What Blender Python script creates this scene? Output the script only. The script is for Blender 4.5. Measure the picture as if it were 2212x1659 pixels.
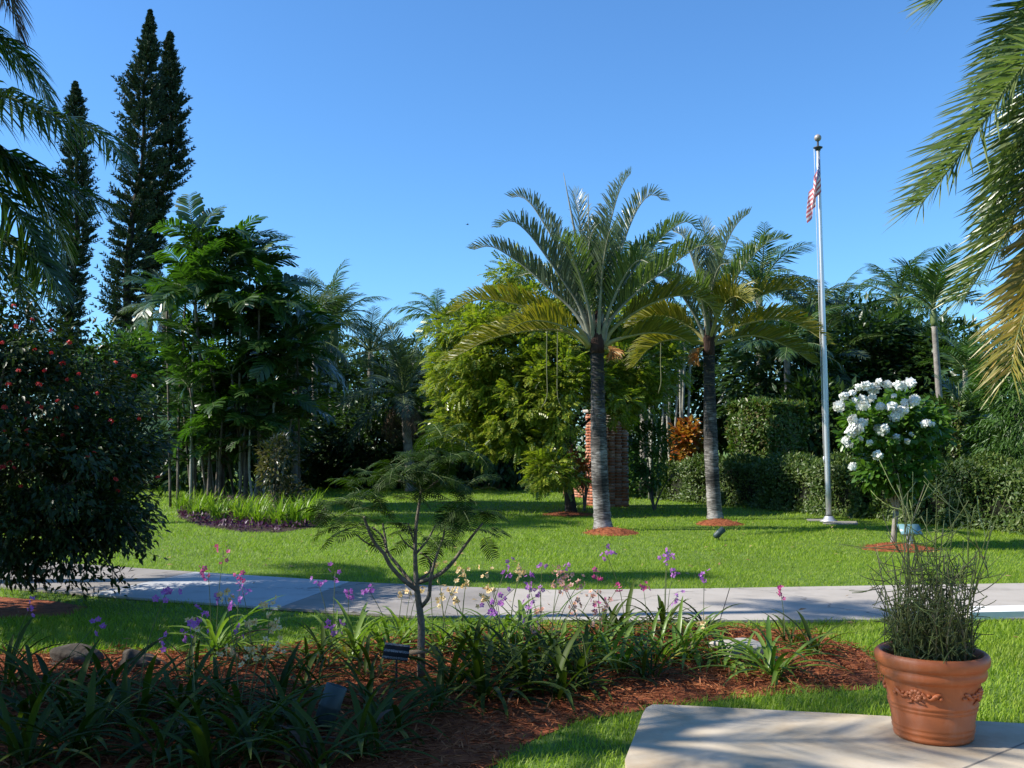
import bpy, math, random
import numpy as np
from mathutils import Vector, Matrix

for o in list(bpy.data.objects):
    bpy.data.objects.remove(o)
scene = bpy.context.scene
COL = scene.collection
PI = math.pi
rng = np.random.default_rng(7)
random.seed(7)

# ------------------------------------------------------------------ camera
F = 2150.0            # focal length in the pixel units used below (picture 2212 x 1659)
CX, CY, HOR = 1106.0, 829.5, 960.0
CAMH = 1.6
PITCH = math.atan((HOR - CY) / F)
cam = bpy.data.cameras.new('camera')
cam.sensor_width = 36.0
cam.lens = 36.0 * F / 2212.0
cam.clip_start = 0.05
cam.clip_end = 5000
camo = bpy.data.objects.new('camera', cam)
COL.objects.link(camo)
camo.location = (0, 0, CAMH)
camo.rotation_euler = (PI / 2 + PITCH, 0, 0)
scene.camera = camo

# ------------------------------------------------------------------ light
SUN_EL = math.radians(40.0)
SHX, SHY = 1.0, 0.10                     # direction in which shadows fall
n_ = math.hypot(SHX, SHY)
SUNDIR = Vector((-SHX / n_ * math.cos(SUN_EL), -SHY / n_ * math.cos(SUN_EL), math.sin(SUN_EL)))
world = bpy.data.worlds.new('World')
scene.world = world
world.use_nodes = True
wn = world.node_tree
bg = wn.nodes['Background']
sky = wn.nodes.new('ShaderNodeTexSky')
sky.sky_type = 'NISHITA'
sky.sun_disc = False
sky.sun_elevation = SUN_EL
sky.sun_rotation = math.atan2(-SHX, -SHY) % (2 * PI)
sky.air_density = 1.0
sky.dust_density = 0.25
sky.ozone_density = 3.0
tint = wn.nodes.new('ShaderNodeMixRGB')      # the camera's saturated rendering of blue
tint.blend_type = 'MULTIPLY'
tint.inputs[0].default_value = 1.0
tint.inputs[2].default_value = (0.54, 0.875, 1.16, 1)
wn.links.new(sky.outputs[0], tint.inputs[1])
wn.links.new(tint.outputs[0], bg.inputs[0])
bg.inputs[1].default_value = 0.108
sun = bpy.data.lights.new('sun', 'SUN')
sun.energy = 4.8
sun.angle = math.radians(0.55)
sun.color = (1.0, 0.95, 0.86)
suno = bpy.data.objects.new('sun', sun)
COL.objects.link(suno)
suno.location = SUNDIR * 60
suno.rotation_euler = SUNDIR.to_track_quat('Z', 'Y').to_euler()
vs = scene.view_settings
vs.view_transform = 'Standard'
vs.look = 'None'
vs.exposure = 0.85
vs.gamma = 1.0
vs.use_curve_mapping = False
cy = scene.cycles
cy.use_denoising = True
cy.max_bounces = 6
cy.diffuse_bounces = 3
cy.glossy_bounces = 2
cy.transmission_bounces = 4
cy.transparent_max_bounces = 4
cy.caustics_reflective = False
cy.caustics_refractive = False
cy.sample_clamp_indirect = 6.0

# ------------------------------------------------------------------ pixel helpers
SP, CP = math.sin(PITCH), math.cos(PITCH)
def ray(x, y):
    a, b = (x - CX) / F, -(y - CY) / F
    return a, CP - SP * b, SP + CP * b
def gp(x, y, z=0.0):
    a, b, c = ray(x, y)
    t = (z - CAMH) / c
    return np.array((a * t, b * t, z))
def pd(x, y, d):
    a, b, c = ray(x, y)
    t = d / b
    return np.array((a * t, d, CAMH + c * t))
def topx(p):
    x, y, z = p[0], p[1], p[2] - CAMH
    yc = CP * y + SP * z
    zc = -SP * y + CP * z
    return CX + F * x / yc, CY - F * zc / yc

# ------------------------------------------------------------------ materials
def new_mat(name):
    m = bpy.data.materials.new(name)
    m.use_nodes = True
    nt = m.node_tree
    return m, nt, nt.nodes['Principled BSDF'], nt.nodes['Material Output']
def ramp(nt, stops):
    r = nt.nodes.new('ShaderNodeValToRGB')
    els = r.color_ramp.elements
    while len(els) < len(stops):
        els.new(0.5)
    for e, (p, c) in zip(els, stops):
        e.position = p
        e.color = (*c, 1)
    return r
def leaf_mat(name, cols, rough=0.42, trans=0.3, spec=0.5, tint=(1.25, 1.45, 0.55)):
    m, nt, b, out = new_mat(name)
    g = nt.nodes.new('ShaderNodeNewGeometry')
    oi = nt.nodes.new('ShaderNodeObjectInfo')
    add = nt.nodes.new('ShaderNodeMath'); add.operation = 'ADD'
    mul = nt.nodes.new('ShaderNodeMath'); mul.operation = 'MULTIPLY'; mul.inputs[1].default_value = 0.6
    fr = nt.nodes.new('ShaderNodeMath'); fr.operation = 'FRACT'
    nt.links.new(oi.outputs['Random'], mul.inputs[0])
    nt.links.new(g.outputs['Random Per Island'], add.inputs[0])
    nt.links.new(mul.outputs[0], add.inputs[1])
    nt.links.new(add.outputs[0], fr.inputs[0])
    n = len(cols)
    r = ramp(nt, [(i / max(1, n - 1), c) for i, c in enumerate(cols)])
    nt.links.new(fr.outputs[0], r.inputs[0])
    nt.links.new(r.outputs[0], b.inputs['Base Color'])
    b.inputs['Roughness'].default_value = rough
    b.inputs['Specular IOR Level'].default_value = spec
    tr = nt.nodes.new('ShaderNodeBsdfTranslucent')
    mx = nt.nodes.new('ShaderNodeMixRGB'); mx.blend_type = 'MULTIPLY'; mx.inputs[0].default_value = 1
    mx.inputs[2].default_value = (*tint, 1)
    nt.links.new(r.outputs[0], mx.inputs[1])
    nt.links.new(mx.outputs[0], tr.inputs[0])
    ms = nt.nodes.new('ShaderNodeMixShader'); ms.inputs[0].default_value = trans
    nt.links.new(b.outputs[0], ms.inputs[1])
    nt.links.new(tr.outputs[0], ms.inputs[2])
    nt.links.new(ms.outputs[0], out.inputs[0])
    return m
def noise_mat(name, cols, scale=8, rough=0.8, detail=6, bump=0.0, stretch=None, bscale=None, spec=0.3, metal=0.0):
    m, nt, b, out = new_mat(name)
    tc = nt.nodes.new('ShaderNodeTexCoord')
    mp = nt.nodes.new('ShaderNodeMapping')
    if stretch:
        mp.inputs['Scale'].default_value = stretch
    nz = nt.nodes.new('ShaderNodeTexNoise')
    nz.inputs['Scale'].default_value = scale
    nz.inputs['Detail'].default_value = detail
    nz.inputs['Roughness'].default_value = 0.62
    nt.links.new(tc.outputs['Object'], mp.inputs[0])
    nt.links.new(mp.outputs[0], nz.inputs['Vector'])
    n = len(cols)
    r = ramp(nt, [(0.3 + 0.4 * i / max(1, n - 1), c) for i, c in enumerate(cols)])
    nt.links.new(nz.outputs[0], r.inputs[0])
    nt.links.new(r.outputs[0], b.inputs['Base Color'])
    b.inputs['Roughness'].default_value = rough
    b.inputs['Specular IOR Level'].default_value = spec
    b.inputs['Metallic'].default_value = metal
    if bump:
        n2 = nt.nodes.new('ShaderNodeTexNoise')
        n2.inputs['Scale'].default_value = bscale or scale * 4
        n2.inputs['Detail'].default_value = 5
        nt.links.new(mp.outputs[0], n2.inputs['Vector'])
        bp = nt.nodes.new('ShaderNodeBump'); bp.inputs['Strength'].default_value = bump
        bp.inputs['Distance'].default_value = 0.02
        nt.links.new(n2.outputs[0], bp.inputs['Height'])
        nt.links.new(bp.outputs[0], b.inputs['Normal'])
    return m

def stain(m, amt=.35, scale=1.1, tint=(.55, .5, .45), thr=(.5, .72), stretch=(1, 1, 1)):
    nt = m.node_tree
    b = nt.nodes['Principled BSDF']
    src = b.inputs['Base Color'].links[0].from_socket
    tc = nt.nodes.new('ShaderNodeTexCoord'); mp = nt.nodes.new('ShaderNodeMapping'); mp.inputs['Scale'].default_value = stretch
    mp.inputs['Location'].default_value = (3.1, 1.7, .4)
    nz = nt.nodes.new('ShaderNodeTexNoise'); nz.inputs['Scale'].default_value = scale; nz.inputs['Detail'].default_value = 10; nz.inputs['Roughness'].default_value = .7
    nt.links.new(tc.outputs['Object'], mp.inputs[0]); nt.links.new(mp.outputs[0], nz.inputs['Vector'])
    mr = nt.nodes.new('ShaderNodeMapRange'); mr.inputs[1].default_value = thr[0]; mr.inputs[2].default_value = thr[1]; mr.inputs[3].default_value = 0; mr.inputs[4].default_value = amt
    nt.links.new(nz.outputs[0], mr.inputs[0])
    mx = nt.nodes.new('ShaderNodeMixRGB'); mx.inputs[2].default_value = (*tint, 1)
    nt.links.new(mr.outputs[0], mx.inputs[0]); nt.links.new(src, mx.inputs[1]); nt.links.new(mx.outputs[0], b.inputs['Base Color'])
M = {}
def patchy(m, lo=.72, hi=1.22, scale=.55):
    nt = m.node_tree
    b = nt.nodes['Principled BSDF']
    src = b.inputs['Base Color'].links[0].from_socket
    tc = nt.nodes.new('ShaderNodeTexCoord'); nz = nt.nodes.new('ShaderNodeTexNoise')
    nz.inputs['Scale'].default_value = scale; nz.inputs['Detail'].default_value = 6; nz.inputs['Roughness'].default_value = .65
    nt.links.new(tc.outputs['Object'], nz.inputs['Vector'])
    mr = nt.nodes.new('ShaderNodeMapRange'); mr.inputs[1].default_value = .3; mr.inputs[2].default_value = .7; mr.inputs[3].default_value = lo; mr.inputs[4].default_value = hi
    nt.links.new(nz.outputs[0], mr.inputs[0])
    mx = nt.nodes.new('ShaderNodeVectorMath'); mx.operation = 'SCALE'
    nt.links.new(src, mx.inputs[0]); nt.links.new(mr.outputs[0], mx.inputs['Scale'])
    n2 = nt.nodes.new('ShaderNodeTexNoise'); n2.inputs['Scale'].default_value = 1.7; n2.inputs['Detail'].default_value = 4
    nt.links.new(tc.outputs['Object'], n2.inputs['Vector'])
    m2 = nt.nodes.new('ShaderNodeMapRange'); m2.inputs[1].default_value = .52; m2.inputs[2].default_value = .75; m2.inputs[3].default_value = 0; m2.inputs[4].default_value = .55
    nt.links.new(n2.outputs[0], m2.inputs[0])
    dry = nt.nodes.new('ShaderNodeMixRGB'); dry.inputs[2].default_value = (.30, .31, .07, 1)
    nt.links.new(m2.outputs[0], dry.inputs[0]); nt.links.new(mx.outputs[0], dry.inputs[1])
    nt.links.new(dry.outputs[0], b.inputs['Base Color'])
M['grass'] = leaf_mat('grass_blade', [(.135, .23, .013), (.215, .32, .020), (.285, .37, .036), (.17, .28, .018)], .5, .4, .3)
patchy(M['grass'])
M['soil'] = noise_mat('lawn_soil', [(.06, .10, .012), (.09, .15, .02), (.12, .18, .03)], 3, .95, bump=.3, bscale=60)
M['concrete'] = noise_mat('path_concrete', [(.31, .275, .235), (.37, .33, .285), (.41, .37, .325)], 1.3, .85, 9, bump=.12, bscale=55)
M['concrete_b'] = noise_mat('path_concrete_cool', [(.36, .36, .36), (.41, .41, .41), (.44, .44, .44)], 1.1, .85, 9, bump=.12, bscale=55)
M['concrete_c'] = noise_mat('path_concrete_brown', [(.20, .18, .16), (.25, .225, .20), (.29, .265, .24)], 1.7, .85, 9, bump=.12, bscale=55)
M['patio'] = noise_mat('patio_concrete', [(.36, .27, .17), (.46, .38, .27), (.51, .44, .34)], 2.2, .75, 9, bump=.08, bscale=40)
M['joint'] = noise_mat('joint_grit', [(.15, .13, .11), (.24, .21, .17)], 20, .95)
M['mulch'] = noise_mat('red_mulch', [(.10, .024, .008), (.22, .06, .02), (.33, .105, .035)], 14, .95, 8, bump=.7, bscale=50)
M['straw'] = leaf_mat('mulch_straw', [(.14, .04, .014), (.27, .088, .032), (.38, .155, .062), (.19, .058, .022)], .8, .05, .2, (1, 1, 1))
M['terracotta'] = noise_mat('terracotta', [(.36, .095, .028), (.42, .12, .038), (.47, .145, .05)], 3, .5, 5, bump=.05, bscale=90, spec=.4)
M['potsoil'] = noise_mat('potting_soil', [(.02, .015, .01), (.06, .04, .025)], 30, .95, bump=.8)
M['twig'] = leaf_mat('pencil_twig', [(.05, .065, .018), (.085, .115, .026), (.13, .165, .035), (.11, .09, .05)], .6, .0)
M['twig_lit'] = leaf_mat('pencil_twig_lit', [(.13, .17, .04), (.20, .24, .06), (.12, .14, .05)], .6, .1)  # lighter copy of the twig colour, sunlight painted into the upper twigs
M['bark'] = noise_mat('bark_grey_brown', [(.05, .04, .03), (.11, .09, .07), (.18, .15, .12)], 10, .9, 7, bump=.6, stretch=(1, 1, .25))
M['bark_pale'] = noise_mat('bark_pale', [(.14, .12, .10), (.23, .205, .175), (.31, .28, .24)], 9, .85, 7, bump=.4)
M['sapbark'] = noise_mat('sapling_bark', [(.09, .075, .055), (.15, .125, .095), (.21, .18, .145)], 22, .85, 6, bump=.4)
M['darkbark'] = noise_mat('bark_dark', [(.02, .016, .012), (.05, .04, .03)], 9, .95, bump=.5)
M['stem_green'] = noise_mat('stem_green', [(.08, .11, .03), (.13, .17, .06)], 12, .5)
M['stem_pale'] = noise_mat('stem_pale', [(.16, .16, .12), (.28, .27, .22), (.36, .35, .30)], 4, .6, stretch=(1, 1, 3))
M['petiole'] = noise_mat('petiole_grey', [(.14, .145, .10), (.22, .225, .17), (.27, .275, .21)], 6, .6)
M['petiole_y'] = noise_mat('petiole_yellow', [(.22, .19, .06), (.34, .30, .10)], 6, .6)
M['tri_leaf'] = leaf_mat('triangle_palm_leaf', [(.055, .085, .055), (.085, .12, .075), (.13, .165, .10), (.07, .10, .05)], .38, .28, .5, (1.2, 1.35, .6))
M['tri_green'] = leaf_mat('triangle_palm_leaf_green', [(.06, .10, .03), (.10, .15, .045), (.15, .19, .06)], .4, .32)
M['tri_yellow'] = leaf_mat('triangle_palm_leaf_yellow', [(.11, .13, .018), (.18, .185, .025), (.26, .23, .035), (.15, .16, .022)], .42, .35, .45, (1.2, 1.2, .4))
M['tri_dead'] = leaf_mat('triangle_palm_leaf_dead', [(.32, .13, .03), (.42, .20, .05), (.36, .27, .12)], .6, .25, .3, (1.1, 1, .7))
M['fibre'] = noise_mat('crown_fibre', [(.02, .012, .01), (.07, .035, .025)], 14, .95, bump=.8, stretch=(1, 1, .2))
M['palm_dark'] = leaf_mat('palm_leaf_dark', [(.025, .045, .014), (.045, .075, .022), (.07, .105, .03)], .3, .26, .6)
M['palm_left'] = leaf_mat('left_palm_leaf', [(.02, .045, .01), (.04, .08, .014), (.065, .11, .018)], .25, .4, .6, (1.5, 1.7, .35))
M['palm_mid'] = leaf_mat('palm_leaf_mid', [(.03, .065, .018), (.05, .10, .025), (.08, .14, .035)], .32, .28, .6)
M['palm_grey'] = leaf_mat('palm_leaf_greygreen', [(.04, .065, .035), (.065, .095, .05), (.09, .125, .06)], .38, .25, .5)
M['palm_right'] = leaf_mat('near_palm_leaf', [(.07, .11, .04), (.12, .165, .06), (.19, .22, .09), (.09, .14, .035)], .33, .32, .5)
M['palm_right_y'] = leaf_mat('near_palm_leaf_yellow', [(.19, .18, .03), (.29, .25, .045), (.36, .24, .045), (.17, .19, .045)], .4, .35, .5, (1.2, 1.1, .5))
M['clump'] = leaf_mat('clump_palm_leaf', [(.02, .05, .011), (.035, .08, .016), (.06, .115, .022), (.025, .06, .013)], .31, .36, .6, (1.5, 1.9, .4))
M['brown_frond'] = leaf_mat('dry_frond', [(.12, .08, .05), (.2, .14, .09), (.09, .06, .04)], .7, .2, .2, (1, 1, 1))
M['pine'] = leaf_mat('cook_pine_needles', [(.014, .032, .018), (.025, .052, .027), (.042, .072, .034), (.06, .05, .025)], .6, .08, .3)
M['rain'] = leaf_mat('yellow_green_leaf', [(.07, .125, .012), (.15, .21, .02), (.23, .28, .03), (.31, .32, .035), (.11, .16, .018)], .34, .38, .6)
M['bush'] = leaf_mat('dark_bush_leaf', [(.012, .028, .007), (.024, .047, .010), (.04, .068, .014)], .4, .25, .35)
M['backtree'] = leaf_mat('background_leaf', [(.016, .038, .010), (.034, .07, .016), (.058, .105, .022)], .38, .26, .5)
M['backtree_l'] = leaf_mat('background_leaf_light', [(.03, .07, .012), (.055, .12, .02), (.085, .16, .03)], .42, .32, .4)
M['hedge'] = leaf_mat('hedge_leaf', [(.03, .06, .012), (.055, .10, .018), (.09, .14, .028), (.14, .17, .045)], .45, .26, .35)
M['hedge_box'] = leaf_mat('clipped_hedge_leaf', [(.04, .08, .014), (.07, .13, .02), (.11, .18, .03), (.14, .10, .04)], .4, .3, .4)
M['core'] = noise_mat('light_block_core', [(.008, .011, .005), (.02, .02, .01)], 9, 1.0)
M['whiteleaf'] = leaf_mat('white_tree_leaf', [(.04, .10, .014), (.07, .155, .02), (.11, .20, .03)], .33, .34, .5)
M['whiteflower'] = leaf_mat('white_petal', [(.78, .78, .74), (.84, .84, .80)], .6, .25, .3, (1, 1, .95))
M['redflower'] = leaf_mat('red_petal', [(.45, .02, .02), (.62, .05, .05)], .5, .25, .3, (1, .6, .6))
M['croton'] = leaf_mat('croton_leaf', [(.40, .10, .02), (.45, .22, .03), (.38, .28, .05), (.28, .05, .02), (.12, .13, .03)], .35, .35, .5, (1.2, 1, .5))
M['redcord'] = leaf_mat('red_cordyline_leaf', [(.40, .04, .02), (.50, .14, .03), (.45, .20, .04)], .35, .4, .5, (1.2, 1, .5))
M['strap'] = leaf_mat('strap_leaf', [(.11, .20, .015), (.18, .29, .025), (.24, .33, .04), (.13, .23, .02)], .4, .4, .45)
M['bronze'] = leaf_mat('bronze_leaf', [(.05, .05, .02), (.09, .09, .03), (.13, .10, .035), (.06, .09, .02)], .3, .25, .6)
M['purple_ground'] = leaf_mat('purple_groundcover', [(.035, .012, .03), (.07, .02, .05), (.10, .035, .07)], .45, .2, .4, (1.2, .8, 1))
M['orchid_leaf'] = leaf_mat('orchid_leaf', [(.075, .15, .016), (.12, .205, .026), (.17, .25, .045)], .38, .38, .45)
M['orchid_leaf_shade'] = leaf_mat('orchid_leaf_shaded', [(.022, .042, .005), (.036, .062, .007), (.052, .08, .010)], .55, .3, .2)  # darker leaf copy, shade painted into the colour of the shaded clumps
M['fl_purple'] = leaf_mat('orchid_purple', [(.34, .12, .44), (.46, .19, .54), (.40, .10, .40)], .5, .35, .3, (1, .8, 1.1))
M['fl_cream'] = leaf_mat('orchid_cream', [(.72, .55, .28), (.78, .66, .40), (.70, .45, .22)], .5, .3, .3, (1, .95, .7))
M['fl_peach'] = leaf_mat('orchid_peach', [(.70, .34, .26), (.75, .48, .36), (.66, .28, .28)], .5, .3, .3, (1, .85, .8))
M['fl_magenta'] = leaf_mat('orchid_magenta', [(.55, .06, .22), (.62, .10, .30)], .5, .3, .3, (1, .7, .9))
M['fl_eye'] = noise_mat('orchid_eye', [(.6, .35, .05), (.7, .45, .08)], 20, .6)
M['sapleaf'] = leaf_mat('feathery_leaf', [(.014, .032, .004), (.024, .05, .006), (.038, .072, .009)], .6, .32, .12)
M['rock'] = noise_mat('grey_rock', [(.022, .018, .013), (.05, .04, .03), (.11, .095, .075)], 6, .95, 8, bump=.7)
M['palerock'] = noise_mat('pale_rock', [(.22, .20, .18), (.36, .33, .29), (.45, .42, .38)], 6, .95, 8, bump=.5)
M['alu'] = noise_mat('brushed_aluminium', [(.50, .50, .50), (.62, .62, .62), (.68, .68, .67)], 2, .42, 5, stretch=(1, 1, .2), metal=.75, spec=.5)
M['ball'] = noise_mat('weathered_ball', [(.30, .25, .22), (.40, .34, .30)], 6, .5, metal=.3)
M['dark_metal'] = noise_mat('dark_metal', [(.03, .03, .032), (.06, .06, .065)], 10, .5)
M['fixture'] = noise_mat('fixture_green', [(.035, .055, .055), (.055, .08, .078)], 6, .5)
M['panel'] = noise_mat('panel_sky_reflection', [(.12, .24, .27), (.17, .30, .33)], 5, .3, spec=.5)  # the teal is sky reflection painted into the base colour
M['post_white'] = noise_mat('post_white', [(.50, .49, .46), (.66, .65, .62)], 9, .7)
M['tagwood'] = noise_mat('tag_wood', [(.28, .19, .11), (.40, .29, .18)], 8, .8, stretch=(.3, 1, 3))
M['whitepaint'] = noise_mat('white_paint', [(.72, .71, .69), (.80, .79, .77)], 5, .7)
M['roof'] = noise_mat('roof_white', [(.55, .56, .58), (.68, .69, .70)], 3, .7)
M['bird'] = noise_mat('bird_dark', [(.015, .015, .018), (.03, .03, .032)], 20, .8)
M['flower_stem'] = noise_mat('flower_stem', [(.07, .10, .03), (.13, .15, .06)], 20, .6)
M['vine'] = noise_mat('vine', [(.10, .11, .05), (.17, .17, .09)], 6, .8)

def crack(m, scale=.33):
    nt = m.node_tree
    b = nt.nodes['Principled BSDF']
    src = b.inputs['Base Color'].links[0].from_socket
    tc = nt.nodes.new('ShaderNodeTexCoord')
    nz = nt.nodes.new('ShaderNodeTexNoise'); nz.inputs['Scale'].default_value = 3.0; nz.inputs['Detail'].default_value = 6
    nt.links.new(tc.outputs['Object'], nz.inputs['Vector'])
    sc_ = nt.nodes.new('ShaderNodeVectorMath'); sc_.operation = 'MULTIPLY_ADD'; sc_.inputs[1].default_value = (.35, .35, .35)
    nt.links.new(nz.outputs[1], sc_.inputs[0]); nt.links.new(tc.outputs['Object'], sc_.inputs[2])
    vo = nt.nodes.new('ShaderNodeTexVoronoi'); vo.feature = 'DISTANCE_TO_EDGE'; vo.inputs['Scale'].default_value = scale
    nt.links.new(sc_.outputs[0], vo.inputs['Vector'])
    mr = nt.nodes.new('ShaderNodeMapRange'); mr.inputs[1].default_value = .0; mr.inputs[2].default_value = .004; mr.inputs[3].default_value = .7; mr.inputs[4].default_value = 0
    nt.links.new(vo.outputs['Distance'], mr.inputs[0])
    mx = nt.nodes.new('ShaderNodeMixRGB'); mx.inputs[2].default_value = (.07, .06, .05, 1)
    nt.links.new(mr.outputs[0], mx.inputs[0]); nt.links.new(src, mx.inputs[1]); nt.links.new(mx.outputs[0], b.inputs['Base Color'])
for k_ in ('concrete', 'concrete_b', 'concrete_c'):
    crack(M[k_])
    stain(M[k_], .5, 2.4, (.14, .125, .11), (.52, .8))
stain(M['patio'], .55, 1.6, (.30, .19, .10), (.5, .75))
stain(M['patio'], .5, 9, (.16, .13, .10), (.6, .8))
stain(M['terracotta'], .4, 6, (.52, .36, .27), (.52, .8), (1, 1, .35))
stain(M['terracotta'], .45, 14, (.16, .06, .03), (.58, .85))
# ------------------------------------------------------------------ mesh builder
class MB:
    def __init__(s):
        s.v = []; s.f = []; s.n = 0
    def add(s, V, Fs, mi=0):
        V = np.asarray(V, float).reshape(-1, 3)
        for Fa in (Fs if isinstance(Fs, list) else [Fs]):
            s.f.append((np.asarray(Fa, np.int64) + s.n, mi))
        s.v.append(V); s.n += len(V)
        return s
    def mesh(s, name, mats, smooth=False):
        me = bpy.data.meshes.new(name)
        V = np.concatenate(s.v) if s.v else np.zeros((0, 3))
        me.vertices.add(len(V))
        me.vertices.foreach_set('co', V.astype(np.float32).ravel())
        nl = sum(f.size for f, _ in s.f)
        npoly = sum(len(f) for f, _ in s.f)
        me.loops.add(nl)
        me.polygons.add(npoly)
        me.loops.foreach_set('vertex_index', np.concatenate([f.ravel() for f, _ in s.f]).astype(np.int32))
        tot = np.concatenate([np.full(len(f), f.shape[1]) for f, _ in s.f])
        st = np.concatenate([[0], np.cumsum(tot)[:-1]])
        me.polygons.foreach_set('loop_start', st.astype(np.int32))
        mi = np.concatenate([np.full(len(f), m) for f, m in s.f]).astype(np.int32)
        me.polygons.foreach_set('material_index', mi)
        if smooth:
            me.polygons.foreach_set('use_smooth', np.ones(npoly, dtype=bool))
        for m in (mats if isinstance(mats, (list, tuple)) else [mats]):
            me.materials.append(M[m] if isinstance(m, str) else m)
        me.update(calc_edges=True)
        return me
    def build(s, name, mats, parent=None, smooth=False, loc=None, kind=None):
        return link(name, s.mesh(name, mats, smooth), parent, loc, kind)

def link(name, me, parent=None, loc=None, kind=None, rot=None, scale=None):
    o = bpy.data.objects.new(name, me)
    COL.objects.link(o)
    if parent is not None:
        o.parent = parent
    if loc is not None:
        o.location = [float(c) for c in loc]
    if rot is not None:
        o.rotation_euler = rot
    if scale is not None:
        o.scale = (scale,) * 3 if np.isscalar(scale) else scale
    if kind:
        o['kind'] = kind
    return o
def tag(o, label, cat, group=None):
    o['label'] = label; o['category'] = cat
    if group:
        o['group'] = group
    return o
def thing(name, label, cat, loc=(0, 0, 0), group=None, rz=0.0):
    o = bpy.data.objects.new(name, None)
    COL.objects.link(o)
    o.empty_display_size = 0.2
    o.location = [float(c) for c in loc]
    o.rotation_euler = (0, 0, rz)
    return tag(o, label, cat, group)

def nrm(a):
    a = np.asarray(a, float)
    return a / np.maximum(1e-9, np.linalg.norm(a, axis=-1, keepdims=True))
def catmull(P, n):
    P = np.asarray(P, float)
    if len(P) == 2:
        t = np.linspace(0, 1, n)[:, None]
        return P[0] * (1 - t) + P[1] * t
    Q = np.vstack([2 * P[0] - P[1], P, 2 * P[-1] - P[-2]])
    out = []
    m = 14
    for i in range(1, len(Q) - 2):
        t = np.linspace(0, 1, m, endpoint=False)[:, None]
        a, b, c, d = Q[i - 1], Q[i], Q[i + 1], Q[i + 2]
        out.append(.5 * ((2 * b) + (-a + c) * t + (2 * a - 5 * b + 4 * c - d) * t ** 2 + (-a + 3 * b - 3 * c + d) * t ** 3))
    out = np.vstack(out + [P[-1:]])
    s = np.concatenate([[0], np.cumsum(np.linalg.norm(np.diff(out, axis=0), axis=1))])
    u = np.linspace(0, s[-1], n)
    return np.stack([np.interp(u, s, out[:, k]) for k in range(3)], 1)
def tangents(P):
    return nrm(np.gradient(P, axis=0))
def tube(P, R, k=6):
    P = np.asarray(P, float); n = len(P)
    R = np.broadcast_to(np.asarray(R, float), (n,)) if np.ndim(R) == 0 else np.interp(np.linspace(0, 1, n), np.linspace(0, 1, len(R)), R)
    T = tangents(P)
    ref = np.array([1., 0, 0]) if abs(T[0][0]) < .8 else np.array([0, 1., 0])
    u = nrm(np.cross(T[0], ref))
    V = []
    for i in range(n):
        u = nrm(u - T[i] * np.dot(u, T[i]))
        w = np.cross(T[i], u)
        a = np.arange(k) * 2 * PI / k
        V.append(P[i] + R[i] * (np.cos(a)[:, None] * u + np.sin(a)[:, None] * w))
    V = np.vstack(V)
    i, j = np.meshgrid(np.arange(n - 1), np.arange(k), indexing='ij')
    a = i * k + j; b = i * k + (j + 1) % k
    Fq = np.stack([a, b, b + k, a + k], -1).reshape(-1, 4)
    caps = np.array([list(range(k))[::-1], list(range((n - 1) * k, n * k))])
    return V, [Fq, caps]
def lathe(prof, k=40):
    prof = np.asarray(prof, float); n = len(prof)
    a = np.arange(k) * 2 * PI / k
    V = np.stack([prof[:, 0:1] * np.cos(a), prof[:, 0:1] * np.sin(a), np.repeat(prof[:, 1:2], k, 1)], -1).reshape(-1, 3)
    i, j = np.meshgrid(np.arange(n - 1), np.arange(k), indexing='ij')
    A = i * k + j; B = i * k + (j + 1) % k
    return V, np.stack([A, B, B + k, A + k], -1).reshape(-1, 4)
def box(c, s, rz=0.0):
    c = np.asarray(c, float); s = np.asarray(s, float) / 2
    V = np.array([(x, y, z) for x in (-1, 1) for y in (-1, 1) for z in (-1, 1)], float) * s
    cr, sr = math.cos(rz), math.sin(rz)
    V = np.stack([V[:, 0] * cr - V[:, 1] * sr, V[:, 0] * sr + V[:, 1] * cr, V[:, 2]], 1) + c
    return V, np.array([(0, 1, 3, 2), (4, 6, 7, 5), (0, 4, 5, 1), (2, 3, 7, 6), (0, 2, 6, 4), (1, 5, 7, 3)])
def blob(c, r, nu=14, nv=9, amp=.15, seed=0):
    g = np.random.default_rng(seed)
    ph = g.uniform(0, 6.28, 9); fr = g.uniform(1.5, 4.5, (9, 3))
    u = np.arange(nu) * 2 * PI / nu
    v = np.linspace(0.06, PI - .06, nv)
    U, Vv = np.meshgrid(u, v)
    D = np.stack([np.cos(U) * np.sin(Vv), np.sin(U) * np.sin(Vv), np.cos(Vv)], -1).reshape(-1, 3)
    d = sum(np.sin(D @ fr[i] + ph[i]) for i in range(9)) / 3
    P = D * (1 + amp * d)[:, None] * np.asarray(r, float) + np.asarray(c, float)
    i, j = np.meshgrid(np.arange(nv - 1), np.arange(nu), indexing='ij')
    A = i * nu + j; B = i * nu + (j + 1) % nu
    Fq = np.stack([A, A + nu, B + nu, B], -1).reshape(-1, 4)
    caps = np.array([list(range(nu)), list(range((nv - 1) * nu, nv * nu))[::-1]])
    return P, [Fq, caps]

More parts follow.
